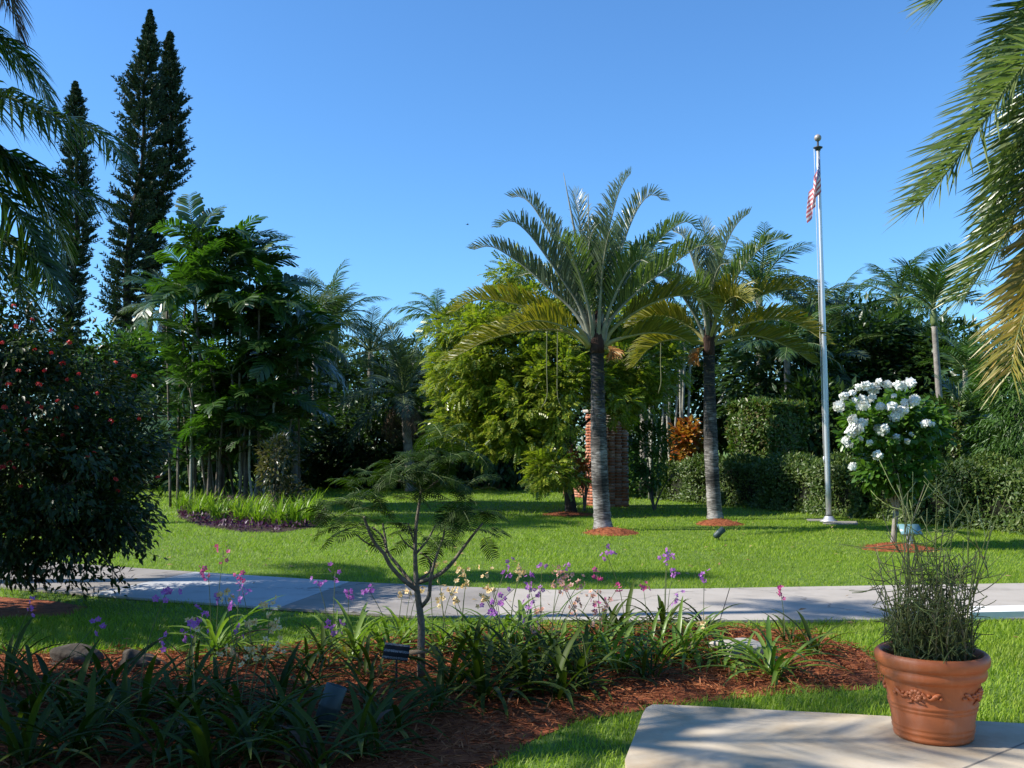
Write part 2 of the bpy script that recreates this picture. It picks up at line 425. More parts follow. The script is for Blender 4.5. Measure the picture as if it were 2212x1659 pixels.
# templates: growth axis +x, face normal +z
LEAF = (np.array([(0, 0, 0), (.42, .21, .05), (1, 0, -.04), (.42, -.21, .05)]), np.array([(0, 2, 1), (0, 3, 2)]))
NARROW = (np.array([(0, 0, 0), (.45, .09, .03), (1, 0, -.05), (.45, -.09, .03)]), np.array([(0, 2, 1), (0, 3, 2)]))
ROUND = (np.array([(0, 0, 0), (.3, .24, .05), (.75, .22, .03), (1, 0, -.04), (.75, -.22, .03), (.3, -.24, .05)]), np.array([(0, 3, 2, 1), (0, 5, 4, 3)]))
def spray(pairs=6, ll=.34, wid=.12, droop=.35):
    V = []; Fs = []
    for i in range(pairs):
        s = .2 + .8 * i / (pairs - 1)
        z = -droop * s * s
        for sg in (-1, 1):
            b = len(V)
            d = np.array((.45, sg * .85, -.15)); d /= np.linalg.norm(d)
            wv = np.array((.9, -sg * .4, 0)) * wid / 2
            o = np.array((s, 0, z)); l = ll * (1 - .35 * abs(s - .6))
            V += [o, o + d * l * .5 + wv, o + d * l + (0, 0, -.06), o + d * l * .5 - wv]
            Fs.append((b, b + 1, b + 2, b + 3))
    return np.array(V), np.array(Fs)
SPRAY = spray(5, .42, .21, .25)
def scatter(mb, tpl, P, D, U, S, mi=0):
    TV, TF = tpl
    P = np.asarray(P, float); n = len(P)
    X = nrm(D); Y = nrm(np.cross(U, X)); Z = np.cross(X, Y)
    S = np.broadcast_to(np.asarray(S, float), (n,))[:, None, None]
    V = P[:, None, :] + S * (TV[None, :, 0:1] * X[:, None] + TV[None, :, 1:2] * Y[:, None] + TV[None, :, 2:3] * Z[:, None])
    m = len(TV)
    Fa = (TF[None] + (np.arange(n) * m)[:, None, None]).reshape(-1, TF.shape[1])
    mb.add(V.reshape(-1, 3), Fa, mi)
def rdir(n, g=None):
    return nrm((g or rng).normal(size=(n, 3)))

# ------------------------------------------------------------------ fronds
def leaflets(mb, P, n, L, w, fwd=.55, side=.75, up=.25, droop=.2, s0=.15, s1=1.0, prof=None, jit=.08, mi=1, ref=(0, 0, 1), cut=False, tipbend=0.0, g=None):
    g = g or rng
    m = len(P)
    T = tangents(P)
    s = np.linspace(s0, s1, n)
    xi = s * (m - 1)
    Ps = np.stack([np.interp(xi, np.arange(m), P[:, k]) for k in range(3)], 1)
    Ts = nrm(np.stack([np.interp(xi, np.arange(m), T[:, k]) for k in range(3)], 1))
    R = np.broadcast_to(np.asarray(ref, float), Ts.shape)
    N = nrm(R - Ts * np.sum(R * Ts, 1, keepdims=True))
    B = np.cross(Ts, N)
    sn = (s - s0) / (s1 - s0)
    pr = prof(sn) if prof else np.sin(PI * (.14 + .80 * sn)) ** .7
    for sg in (-1, 1):
        f = fwd + (1 - fwd) * .55 * sn ** 2
        D = nrm(f[:, None] * Ts + sg * side * B + up * N + g.normal(size=(n, 3)) * jit)
        l = (L * pr * g.uniform(.88, 1.1, n))[:, None]
        G = np.array((0, 0, -1.0))
        W = nrm(Ts - D * np.sum(Ts * D, 1, keepdims=True) + g.normal(size=(n, 3)) * .12)
        ww = w * np.clip(pr, .5, 1)[:, None]
        mid = Ps + D * l * .5 + G * l * droop * .22
        if cut:
            tip = Ps + D * l * .95 + G * l * droop
            V = np.stack([Ps - W * ww * .2, Ps + W * ww * .2, mid + W * ww * .5, mid - W * ww * .5,
                          tip + W * ww * .55 + D * l * .06, tip - W * ww * .45], 1).reshape(-1, 3)
            b = np.arange(n)[:, None] * 6
            mb.add(V, [np.hstack([b, b + 1, b + 2, b + 3]), np.hstack([b + 3, b + 2, b + 4, b + 5])], mi)
        else:
            q3 = Ps + D * l * .8 + G * l * droop * .62
            tip = Ps + D * l + G * l * (droop + tipbend)
            V = np.stack([Ps - W * ww * .3, Ps + W * ww * .3, mid + W * ww * .5, mid - W * ww * .5,
                          q3 + W * ww * .3, q3 - W * ww * .3, tip], 1).reshape(-1, 3)
            b = np.arange(n)[:, None] * 7
            mb.add(V, [np.hstack([b, b + 1, b + 2, b + 3]), np.hstack([b + 3, b + 2, b + 4, b + 5]), np.hstack([b + 5, b + 4, b + 6])], mi)
def arch(L, e0, drop, p=1.4, n=14, side=0.0):
    s = np.linspace(0, 1, n)
    th = e0 - drop * s ** p
    ds = L / (n - 1)
    x = np.concatenate([[0], np.cumsum(np.cos(th[:-1]) * ds)])
    z = np.concatenate([[0], np.cumsum(np.sin(th[:-1]) * ds)])
    return np.stack([x, side * s ** 2 * L, z], 1)
def frond_variants(k, L, e_list, drop, n, ll, w, rach, mats, name='frond', **kw):
    out = []
    for i in range(k):
        P = arch(L * random.uniform(.9, 1.1), e_list[i % len(e_list)], drop * random.uniform(.85, 1.15), side=random.uniform(-.12, .12))
        mb = MB()
        mb.add(*tube(P, [rach, rach * .6, rach * .18], 5), 0)
        leaflets(mb, P, n, ll, w, **kw)
        out.append(mb.mesh(name, mats, False))
    return out
def palm(name, label, base, crown, tr, var, nf, scale=1.0, trunkmat='bark_pale', group=None, rings=True, bend=(0, 0), tilt=(-.9, .35), azs=None, dead=None, spear=True, crownshaft=None, seed=0):
    g = random.Random(seed)
    base = np.asarray(base, float); crown = np.asarray(crown, float)
    t = thing(name, label, 'palm', base, group)
    h = crown - base
    mid = h * .5 + np.array((bend[0], bend[1], 0))
    P = catmull([np.zeros(3), mid, h], 26)
    R = np.interp(np.linspace(0, 1, 26), [0, .06, .2, .8, 1], [tr * 1.45, tr * 1.15, tr, tr * .85, tr * .8])
    if rings:
        R = R * (1 + .04 * (np.arange(26) % 2))
    mb = MB(); mb.add(*tube(P, R, 10))
    mb.build('trunk', trunkmat, t, True)
    if crownshaft:
        c = MB(); c.add(*tube(catmull([h - np.array((0, 0, .05)), h + np.array((0, 0, crownshaft))], 6), [tr * .95, tr * 1.05, tr * .5], 10))
        c.build('crownshaft', 'stem_green', t, True)
        h = h + np.array((0, 0, crownshaft * .85))
    for i in range(nf):
        az = (azs[i] if azs else i * 2.399963 + g.uniform(-.25, .25))
        q = i / max(1, nf - 1)
        tl = tilt[0] + (tilt[1] - tilt[0]) * q + g.uniform(-.1, .1)
        link('frond', var[g.randrange(len(var))], t, h, None, Matrix.Rotation(az, 3, 'Z').to_4x4().to_3x3().__matmul__(Matrix.Rotation(tl, 3, 'Y')).__matmul__(Matrix.Rotation(g.uniform(-.3, .3), 3, 'X')).to_euler(), scale * g.uniform(.85, 1.1))
    if dead:
        for i in range(dead[1]):
            az = i * 2.4 + g.uniform(0, 2)
            link('dry_frond', dead[0][i % len(dead[0])], t, h - np.array((0, 0, .1)), None, Matrix.Rotation(az, 3, 'Z').__matmul__(Matrix.Rotation(g.uniform(.7, 1.1), 3, 'Y')).to_euler(), scale * g.uniform(.6, .8))
    if spear:
        s_ = MB(); s_.add(*tube(catmull([h, h + np.array((g.uniform(-.1, .1), 0, 1.1 * scale))], 6), [.03 * scale, .025 * scale, .004], 5))
        s_.build('spear_leaf', 'stem_green', t)
    return t

# ------------------------------------------------------------------ crowns
def ellip(n, c, r, lo=.6, g=None):
    g = g or rng
    D = rdir(n, g)
    return np.asarray(c) + D * np.asarray(r) * (g.uniform(lo ** 2, 1, n) ** .5)[:, None], D
def clump_cloud(mb, tpl, c, r, nclump, per, cr, size, lo=.55, hang=.25, mi=0, g=None, keep=None, outw=.7):
    g = g or rng
    C, D = ellip(nclump, c, r, lo, g)
    if keep is not None:
        k = keep(C); C = C[k]; D = D[k]
    n = len(C) * per
    idx = np.repeat(np.arange(len(C)), per)
    off = rdir(n, g) * (g.uniform(0, 1, n) ** .4)[:, None] * (cr * g.uniform(.6, 1.25, len(C)))[idx][:, None] * np.array((1, 1, .7))
    P = C[idx] + off
    gd = nrm(off * 1.0 / cr + D[idx] * outw + rdir(n, g) * .6 + np.array((0, 0, -hang)))
    U = nrm(rdir(n, g) * .7 + np.array((0, 0, 1.0)) + D[idx] * .35)
    scatter(mb, tpl, P, gd, U, size * g.uniform(.65, 1.25, n), mi)
    return C
def limbs(t, base, tops, rad, mat, fork=.35, name='branch', k=6):
    for q in tops:
        q = np.asarray(q, float)
        m = base * (1 - fork) + q * fork + np.array((0, 0, .12 * np.linalg.norm(q - base)))
        mb = MB(); mb.add(*tube(catmull([base, m, q], 10), [rad, rad * .6, rad * .2], k))
        mb.build(name, mat, t, True)
def tree(name, label, base, c, r, nclump, per, cr, size, leafmat, trunkrad, tpl=LEAF, barkmat='bark', cat='tree', group=None, lo=.5, hang=.25, nl=6, seed=1, forkz=None, keep=None):
    g = np.random.default_rng(seed)
    base = np.asarray(base, float); c = np.asarray(c, float) - base
    t = thing(name, label, cat, base, group)
    fork = np.array((c[0] * .4, c[1] * .4, forkz if forkz else max(.2, c[2] - r[2] * .55)))
    mb = MB(); mb.add(*tube(catmull([np.zeros(3), fork * .5 + np.array((trunkrad * .4, 0, 0)), fork], 12), [trunkrad * 1.4, trunkrad, trunkrad * .8], 9))
    mb.build('trunk', barkmat, t, True)
    cb = MB()
    C = clump_cloud(cb, tpl, c, r, nclump, per, cr, size, lo, hang, 0, g, keep)
    if nl:
        limbs(t, fork, C[g.permutation(len(C))[:nl]], trunkrad * .6, barkmat)
    cb.build('crown', leafmat, t, kind='stuff')
    return t

# ================================================================== GROUND
def poly_sheet(name, pts, z, mat, kind='structure', thick=0.0):
    import bmesh
    bm = bmesh.new()
    vs_ = [bm.verts.new((p[0], p[1], z)) for p in pts]
    f = bm.faces.new(vs_)
    if f.normal.z < 0:
        f.normal_flip()
    if thick:
        r = bmesh.ops.extrude_face_region(bm, geom=[f])
        for v in r['geom']:
            if isinstance(v, bmesh.types.BMVert):
                v.co.z += thick
        bmesh.ops.recalc_face_normals(bm, faces=bm.faces)
    bmesh.ops.triangulate(bm, faces=bm.faces)
    me = bpy.data.meshes.new(name)
    bm.to_mesh(me); bm.free()
    me.materials.append(M[mat])
    return link(name, me, kind=kind)
poly_sheet('lawn', [(-600, -60), (600, -60), (600, 1500), (-600, 1500)], 0.0, 'soil')

far_px = [(-500, 1176), (0, 1210), (210, 1226), (420, 1240), (760, 1262), (1000, 1273), (1200, 1280), (1500, 1277), (1900, 1270), (2212, 1265), (2700, 1255)]
near_px = [(-500, 1233), (0, 1273), (300, 1298), (600, 1320), (900, 1338), (1100, 1344), (1250, 1347), (1600, 1347), (1900, 1346), (2212, 1343), (2700, 1336)]
FAR = np.array([gp(*p) for p in far_px]); NEAR = np.array([gp(*p) for p in near_px])
def edge_at(E, s):
    d = np.concatenate([[0], np.cumsum(np.linalg.norm(np.diff(E, axis=0), axis=1))])
    return np.stack([np.interp(s * d[-1], d, E[:, k]) for k in range(3)], -1)
def s_of(E, p):
    ss = np.linspace(0, 1, 2000)
    Q = edge_at(E, ss)
    return ss[np.argmin(np.linalg.norm(Q[:, :2] - np.asarray(p)[:2], axis=1))]
pathroot = poly_sheet('path', [tuple(p) for p in FAR] + [tuple(p) for p in NEAR[::-1]], 0.006, 'joint')
cuts_px = [((421, 1240), (190, 1290)), ((755, 1262), (600, 1320)), ((1112, 1277), (1040, 1342)), ((1577, 1276), (1556, 1347)), ((2010, 1268), (2050, 1345))]
cuts = [(0.0, 0.0)] + [(s_of(FAR, gp(*a)), s_of(NEAR, gp(*b))) for a, b in cuts_px] + [(1.0, 1.0)]
smats = ['concrete_c', 'concrete_b', 'concrete_c', 'concrete', 'concrete', 'concrete']
for i in range(len(cuts) - 1):
    fa = np.linspace(cuts[i][0] + .00022, cuts[i + 1][0] - .00022, 14)
    na = np.linspace(cuts[i][1] + .00022, cuts[i + 1][1] - .00022, 14)
    Fp, Np = edge_at(FAR, fa), edge_at(NEAR, na)
    inset = (Fp - Np) * .004
    poly = [tuple(p) for p in Fp - inset] + [tuple(p) for p in (Np + inset)[::-1]]
    o = poly_sheet('slab', poly, 0.008, smats[i], kind=None, thick=.022)
    o.parent = pathroot
# white kerb strip at the right end of the path
kp = [gp(2095, 1331), gp(2400, 1324), gp(2400, 1338), gp(2095, 1344.5)]
o = poly_sheet('kerb', [tuple(p) for p in kp], 0.02, 'whitepaint', kind='structure', thick=.07)

patio_px = [(1350, 1662), (1378, 1590), (1388, 1560), (1396, 1546), (1410, 1539), (1440, 1539), (1800, 1558), (2212, 1581)]
PATIO = [tuple(gp(*p)) for p in patio_px] + [(6.5, gp(2212, 1581)[1] - .15, 0), (6.5, -4, 0), (.35, -4, 0)]
pat = poly_sheet('patio', PATIO, 0.002, 'patio', thick=.045)
jl = [gp(2230, 1597, .05), gp(2090, 1655, .05)]
jd = nrm(jl[1] - jl[0]); jn = np.array((-jd[1], jd[0], 0)) * .006
a, b = jl[0] - jd * 1.2, jl[1] + jd * 3
o = poly_sheet('joint', [tuple(a - jn), tuple(b - jn), tuple(b + jn), tuple(a + jn)], 0.0485, 'joint', kind=None)
o.parent = pat

bed_px = [(-300, 1425), (0, 1414), (250, 1413), (500, 1408), (800, 1382), (1000, 1366), (1300, 1356), (1600, 1356), (1760, 1372), (1860, 1405), (1905, 1440), (1908, 1470), (1880, 1490), (1700, 1500), (1550, 1514), (1420, 1530), (1250, 1560), (1150, 1600), (1060, 1660), (980, 1760), (700, 1900), (-300, 1900)]
BED = np.array([gp(*p) for p in bed_px])
bed = poly_sheet('mulch_bed', [tuple(p) for p in BED], 0.004, 'mulch')
patch_px = [(-250, 1285), (0, 1290), (110, 1298), (190, 1312), (150, 1330), (0, 1338), (-250, 1345)]
PATCH = np.array([gp(*p) for p in patch_px])
poly_sheet('mulch_patch', [tuple(p) for p in PATCH], 0.004, 'mulch')

def inpoly(P, poly):
    poly = np.asarray(poly)[:, :2]
    x, y = P[:, 0], P[:, 1]
    ins = np.zeros(len(P), bool)
    j = len(poly) - 1
    for i in range(len(poly)):
        xi, yi = poly[i]; xj, yj = poly[j]
        c = ((yi > y) != (yj > y)) & (x < (xj - xi) * (y - yi) / (yj - yi + 1e-12) + xi)
        ins ^= c
        j = i
    return ins
PATHP = np.vstack([FAR, NEAR[::-1]])
# island bed (left) and mulch rings
isl_px = [(380, 1118), (430, 1137), (520, 1150), (600, 1151), (680, 1140), (705, 1118), (690, 1090), (600, 1078), (470, 1078), (400, 1092)]
ISLAND = np.array([gp(*p) for p in isl_px])
poly_sheet('island_bed', [tuple(p) for p in ISLAND], 0.005, 'potsoil')
def mound(c, rx, ry, h, seed):
    n, k = 7, 28
    g = np.random.default_rng(seed)
    V = []
    wob = 1 + .07 * np.sin(np.arange(k) * 2 * PI / k * 3 + seed) + g.uniform(-.05, .05, k)
    for i in range(n):
        s = i / (n - 1)
        a = np.arange(k) * 2 * PI / k
        V.append(np.stack([c[0] + rx * s * wob * np.cos(a), c[1] + ry * s * wob * np.sin(a), .004 + h * (1 - s ** 2) * (1 + g.uniform(-.15, .15, k) * (s < .98))], 1))
    V = np.vstack(V)
    i, j = np.meshgrid(np.arange(n - 1), np.arange(k), indexing='ij')
    A = i * k + j; B = i * k + (j + 1) % k
    mb = MB(); mb.add(V, np.stack([A, A + k, B + k, B], -1).reshape(-1, 4))
    return mb
RINGS = []
def ring(px, py, r, h, seed):
    c = gp(px, py)
    RINGS.append((c[0], c[1], r * 1.0))
    o = mound(c, r, r, h, seed).build('mulch_ring', 'mulch', smooth=True, kind='structure')
    n = int(900 * r)
    a = rng.uniform(0, 2 * PI, n); q = r * np.sqrt(rng.uniform(0, 1, n)) * 1.03
    P = np.stack([c[0] + q * np.cos(a), c[1] + q * np.sin(a), .012 + h * np.clip(1 - (q / r) ** 2, 0, 1)], 1)
    mb = MB()
    scatter(mb, NARROW, P, rdir(n) * np.array((1, 1, .25)), rdir(n) * .4 + np.array((0, 0, 1)), rng.uniform(.03, .08, n))
    mb.build('straw', 'straw', o, kind='stuff')
ring(1318, 1153, .50, .10, 1)
ring(1552, 1133, .48, .10, 2)
ring(1940, 1186, .55, .08, 3)
ring(1230, 1112, .60, .05, 4)

# grass -------------------------------------------------------------
def grass_band(y0, y1, dens, h, w, seg, x0=None):
    A = (y1 - y0)
    xm = .56 * y1 + 2.5
    n = int(dens * A * 2 * xm)
    P = np.stack([rng.uniform(-xm, xm, n), rng.uniform(y0, y1, n), np.zeros(n)], 1)
    k = np.abs(P[:, 0]) < .56 * P[:, 1] + 2.0
    P = P[k]
    for poly in (PATHP, BED, PATCH, np.array(PATIO), ISLAND):
        wob = rng.normal(size=P.shape) * .03 + .03 * np.stack([np.sin(P[:, 0] * 9 + P[:, 1] * 4), np.sin(P[:, 0] * 5 + 2), np.zeros(len(P))], 1)
        P = P[~inpoly(P + wob, poly)]
    for (x, y, r) in RINGS:
        P = P[(P[:, 0] - x) ** 2 + (P[:, 1] - y) ** 2 > (r * .97) ** 2]
    n = len(P)
    hh = h * rng.uniform(.5, 1.25, n) * (1 + .25 * np.sin(P[:, 0] * 1.7 + 2 * np.sin(P[:, 1] * .9)))
    a = rng.uniform(0, 2 * PI, n)
    lean = rng.uniform(.4, 1.5, n) * hh
    D = np.stack([np.cos(a), np.sin(a), np.zeros(n)], 1)
    W = np.stack([-np.sin(a), np.cos(a), np.zeros(n)], 1) * (w * rng.uniform(.6, 1.2, n) / 2)[:, None]
    Z = np.array((0, 0, 1.0))
    tip = P + D * lean[:, None] + Z * hh[:, None]
    if seg:
        mid = P + D * (lean * .3)[:, None] + Z * (hh * .62)[:, None]
        V = np.stack([P - W, P + W, mid + W * .85, mid - W * .85, tip], 1).reshape(-1, 3)
        b = np.arange(n)[:, None] * 5
        return V, [np.hstack([b, b + 1, b + 2, b + 3]), np.hstack([b + 3, b + 2, b + 4])]
    V = np.stack([P - W, P + W, tip], 1).reshape(-1, 3)
    return V, [np.arange(n * 3).reshape(-1, 3)]
gmb = MB()
for args in ((4.2, 9.2, 3000, .046, .006, True), (9.2, 14, 1700, .038, .008, False), (14, 22, 850, .040, .012, False), (22, 46, 200, .055, .022, False)):
    gmb.add(*grass_band(*args))
g_o = gmb.build('grass', 'grass', kind='stuff')
tag(g_o, 'short mown green grass covering the lawn', 'grass')

# fallen leaves on lawn and path
n = 420
P = np.stack([rng.uniform(-9, 9, n), rng.uniform(7.5, 24, n), np.full(n, .045)], 1)
P = P[~inpoly(P, BED)]; n = len(P)
fmb = MB(); scatter(fmb, LEAF, P, rdir(n) * np.array((1, 1, .2)), rdir(n) * .4 + np.array((0, 0, 1)), rng.uniform(.04, .09, n))
o = fmb.build('fallen_leaves', leaf_mat('dry_leaf', [(.20, .12, .05), (.32, .24, .10), (.14, .07, .03)], .7, .1, .2, (1, 1, 1)), kind='stuff')
tag(o, 'scattered small dry leaves fallen on the lawn and path', 'leaves')

# mulch straw ---------------------------------------------------------
def straw_on(poly, n, parent, s=(.04, .11)):
    lo, hi = poly.min(0), poly.max(0)
    P = np.stack([rng.uniform(lo[0], hi[0], n), rng.uniform(lo[1], hi[1], n), rng.uniform(.006, .03, n)], 1)
    P = P[inpoly(P, poly)]
    n = len(P)
    P[:, 2] += .012 * np.sin(P[:, 0] * 7) * np.sin(P[:, 1] * 8) + .01
    mb = MB()
    T = (NARROW[0] * np.array((1, .55, 1)), NARROW[1])
    scatter(mb, T, P, rdir(n) * np.array((1, 1, .22)), rdir(n) * .4 + np.array((0, 0, 1)), rng.uniform(*s, n))
    mb.build('straw', 'straw', parent, kind='stuff')
straw_on(BED, 52000, bed)

# ================================================================== TRIANGLE PALMS
def tri_palm(label, base, trunk_top_px, depth, trunk_rad, fr, px, seed, dirspread=1.0):
    """fr: list of (polyline in picture pixels, depth offset of the tip, material, droopiness)"""
    g = np.random.default_rng(seed)
    t = thing('triangle_palm', label, 'palm', base, 'triangle palms on the lawn')
    top = pd(*trunk_top_px, depth) - base
    n = 60
    P = catmull([np.zeros(3), top * .33 + np.array((-.03, 0, 0)), top * .7 + np.array((-.02, 0, 0)), top], n)
    z = np.linspace(0, 1, n)
    R = trunk_rad * np.interp(z, [0, .05, .15, .5, .8, 1], [1.16, 1.02, .94, .92, .74, .76]) * (1 + .03 * (np.arange(n) % 2)) * (1 + g.uniform(-.04, .04, n))
    mb = MB(); mb.add(*tube(P, R, 14))
    mb.build('trunk', TRUNK, t, True)
    # leaf-base flakes that stay on the upper trunk
    fb = MB()
    k = 150
    zz = g.uniform(.35, .99, k); a = g.uniform(0, 2 * PI, k)
    c = np.stack([np.interp(zz, z, P[:, j]) for j in range(3)], 1)
    out = np.stack([np.cos(a), np.sin(a), np.zeros(k)], 1)
    scatter(fb, (np.array([(0, -.5, 0), (0, .5, 0), (.25, .4, .05), (.25, -.4, .05)]), np.array([(0, 1, 2, 3)])),
            c + out * trunk_rad * .80, out * .35 + np.array((0, 0, 1)), out, trunk_rad * g.uniform(.35, .8, k))
    fb.build('leaf_scars', 'bark', t, kind='stuff')
    cb = MB(); cb.add(*tube(catmull([top - np.array((0, 0, .1)), top + np.array((0, 0, .25)), top + np.array((.02, 0, .75))], 8), [trunk_rad * .85, trunk_rad * .85, trunk_rad * .2], 10))
    cb.build('crown_fibre', 'fibre', t, True)
    for i, (pl, dz, mat, dr, *lk) in enumerate(fr):
        m = len(pl)
        Q = []
        for j, (x, y) in enumerate(pl):
            s = (j / (m - 1)) ** 1.2
            Q.append(pd(x, y, depth + dz * s) - base)
        # begin at the rim of the trunk top
        C = catmull(Q, 26)
        fm = MB()
        fm.add(*tube(C, [trunk_rad * .36, trunk_rad * .17, trunk_rad * .11, trunk_rad * .07, .008], 6), 0)
        # leaflets stand up from the rachis in a V
        leaflets(fm, C, 40 if lk else 92, .64 * (lk[0] if lk else 1), .034, fwd=.62, side=.42, up=.62, droop=dr, s0=.2, prof=lambda s: np.interp(s, [0, .12, .4, .8, 1], [.35, .85, 1, .62, .28]) * (1 - .35 * (g.random(len(s)) < .07)), jit=.10, ref=(0, 0, 1), tipbend=.12, g=g)
        pm = 'petiole_y' if mat in ('tri_yellow', 'tri_dead') else 'petiole'
        fm.build('frond', [pm, mat], t)
    return t
# trunk colour: pale grey lichen patches low down, dark scarred bark higher up
def trunk_mat():
    m, nt, b, out = new_mat('triangle_palm_trunk')
    tc = nt.nodes.new('ShaderNodeTexCoord')
    sep = nt.nodes.new('ShaderNodeSeparateXYZ')
    nt.links.new(tc.outputs['Object'], sep.inputs[0])
    mp = nt.nodes.new('ShaderNodeMapping'); mp.inputs['Scale'].default_value = (2.2, 2.2, 14)
    nt.links.new(tc.outputs['Object'], mp.inputs[0])
    nz = nt.nodes.new('ShaderNodeTexNoise'); nz.inputs['Scale'].default_value = 2.6; nz.inputs['Detail'].default_value = 8; nz.inputs['Roughness'].default_value = .7
    nt.links.new(mp.outputs[0], nz.inputs['Vector'])
    n2 = nt.nodes.new('ShaderNodeTexNoise'); n2.inputs['Scale'].default_value = 1.6; n2.inputs['Detail'].default_value = 3
    nt.links.new(tc.outputs['Object'], n2.inputs['Vector'])
    mz = nt.nodes.new('ShaderNodeMapRange'); mz.inputs[1].default_value = .3; mz.inputs[2].default_value = 3.3; mz.inputs[3].default_value = .12; mz.inputs[4].default_value = -.22
    nt.links.new(sep.outputs[2], mz.inputs[0])
    a1 = nt.nodes.new('ShaderNodeMath'); a1.operation = 'ADD'
    nt.links.new(nz.outputs[0], a1.inputs[0]); nt.links.new(mz.outputs[0], a1.inputs[1])
    s1 = nt.nodes.new('ShaderNodeMath'); s1.operation = 'MULTIPLY_ADD'; s1.inputs[1].default_value = .9; s1.inputs[2].default_value = -.46
    nt.links.new(n2.outputs[0], s1.inputs[0])
    a2 = nt.nodes.new('ShaderNodeMath'); a2.operation = 'ADD'
    nt.links.new(a1.outputs[0], a2.inputs[0]); nt.links.new(s1.outputs[0], a2.inputs[1])
    r = ramp(nt, [(.3, (.012, .011, .010)), (.45, (.045, .04, .035)), (.56, (.15, .135, .12)), (.70, (.36, .335, .31))])
    nt.links.new(a2.outputs[0], r.inputs[0]); nt.links.new(r.outputs[0], b.inputs['Base Color'])
    b.inputs['Roughness'].default_value = .9
    bp = nt.nodes.new('ShaderNodeBump'); bp.inputs['Strength'].default_value = .7; bp.inputs['Distance'].default_value = .03
    nt.links.new(nz.outputs[0], bp.inputs['Height']); nt.links.new(bp.outputs[0], b.inputs['Normal'])
    return m
TRUNK = trunk_mat()

def reg4(pts):  # coordinates measured in one enlarged view of the photograph
    return [((1400 + x / 2.37) / 1.4756, (500 + y / 2.37) / 1.4756) for x, y in pts]
fr1 = [
    (reg4([(1150, 1400), (1110, 1230), (1000, 930), (880, 660), (800, 520), (700, 365), (620, 300), (548, 305)]), .3, 'tri_leaf', .05),
    (reg4([(1150, 1410), (1100, 1240), (1030, 1080), (930, 930), (820, 770), (680, 585), (570, 490), (500, 492), (455, 530)]), -.5, 'tri_leaf', .05),
    (reg4([(1140, 1420), (1080, 1260), (980, 1130), (850, 1020), (700, 880), (560, 770), (430, 690), (350, 675), (262, 700)]), .2, 'tri_leaf', .06),
    (reg4([(1130, 1430), (1080, 1330), (980, 1240), (850, 1190), (640, 1130), (440, 1085), (300, 1080), (200, 1110), (120, 1170)]), -.4, 'tri_yellow', .05),
    (reg4([(1130, 1440), (1090, 1390), (1000, 1335), (850, 1305), (640, 1320), (400, 1372), (180, 1480), (70, 1540)]), .3, 'tri_yellow', .12),
    (reg4([(1180, 1400), (1140, 1230), (1100, 900), (1070, 600), (1050, 420), (1020, 300), (1005, 260)]), 1.3, 'tri_leaf', .04),
    (reg4([(1200, 1400), (1200, 1240), (1230, 900), (1262, 650), (1300, 470), (1350, 290), (1400, 180), (1445, 125)]), .4, 'tri_leaf', .04),
    (reg4([(1220, 1400), (1225, 1230), (1290, 950), (1370, 720), (1440, 520), (1510, 375), (1580, 295), (1640, 290), (1682, 325)]), -.4, 'tri_leaf', .05),
    (reg4([(1230, 1410), (1250, 1240), (1330, 1060), (1450, 880), (1580, 720), (1700, 590), (1810, 508), (1890, 490), (1940, 545)]), .3, 'tri_green', .06),
    (reg4([(1240, 1420), (1270, 1270), (1370, 1140), (1530, 990), (1700, 860), (1860, 740), (1960, 680), (2050, 670), (2105, 740)]), -.6, 'tri_green', .06),
    (reg4([(1250, 1430), (1290, 1330), (1400, 1230), (1560, 1130), (1740, 1060), (1900, 1050), (2030, 1110), (2100, 1230)]), .2, 'tri_yellow', .08),
    (reg4([(1250, 1440), (1300, 1400), (1420, 1360), (1600, 1330), (1780, 1350), (1920, 1420)]), -.3, 'tri_yellow', .12),
    (reg4([(1200, 1400), (1210, 1200), (1230, 900), (1260, 680), (1290, 560), (1310, 540)]), -1.9, 'tri_leaf', .06),
    (reg4([(1170, 1410), (1140, 1200), (1080, 960), (1010, 760), (950, 650), (900, 640)]), -1.8, 'tri_green', .06),
    (reg4([(1220, 1410), (1270, 1200), (1360, 980), (1450, 830), (1520, 780), (1580, 800)]), -1.7, 'tri_green', .07),
    (reg4([(1160, 1410), (1120, 1250), (1030, 1020), (960, 880), (900, 820), (850, 830)]), 1.8, 'tri_green', .06),
    (reg4([(1230, 1410), (1260, 1240), (1340, 1000), (1400, 860), (1460, 800), (1520, 810)]), 1.8, 'tri_leaf', .06),
    (reg4([(1180, 1400), (1160, 1180), (1130, 900), (1130, 700), (1160, 560), (1210, 500)]), -1.2, 'tri_leaf', .05),
    (reg4([(1160, 1410), (1090, 1230), (970, 1060), (830, 930), (700, 880), (600, 900)]), 1.3, 'tri_green', .07),
    (reg4([(1230, 1410), (1280, 1260), (1400, 1090), (1540, 950), (1660, 900), (1760, 930)]), 1.2, 'tri_green', .07),
    (reg4([(1140, 1430), (1060, 1350), (930, 1280), (780, 1240), (640, 1250), (520, 1320)]), -1.2, 'tri_yellow', .1),
    (reg4([(1240, 1450), (1275, 1450), (1300, 1480), (1300, 1530)]), -.3, 'tri_dead', .3, .5),
]
b1 = gp(1303, 1146); D1 = b1[1]
tp1 = tri_palm('larger triangle palm with grey-green crown and bare trunk, left of the pair', b1, (1290, 752), D1, .165, fr1, 1, 11)
for nm, pts in (('spear_leaf', [(1130, 1250), (1100, 1000), (1020, 540), (938, 120)]), ('spear_leaf', [(1160, 1250), (1140, 900), (1132, 600), (1126, 275)])):
    q = [pd(x, y, D1 + .1) - b1 for x, y in reg4(pts)]
    mb = MB(); mb.add(*tube(catmull(q, 12), [.03, .028, .022, .004], 5)); mb.build(nm, 'petiole', tp1)
c2 = (1530, 740)
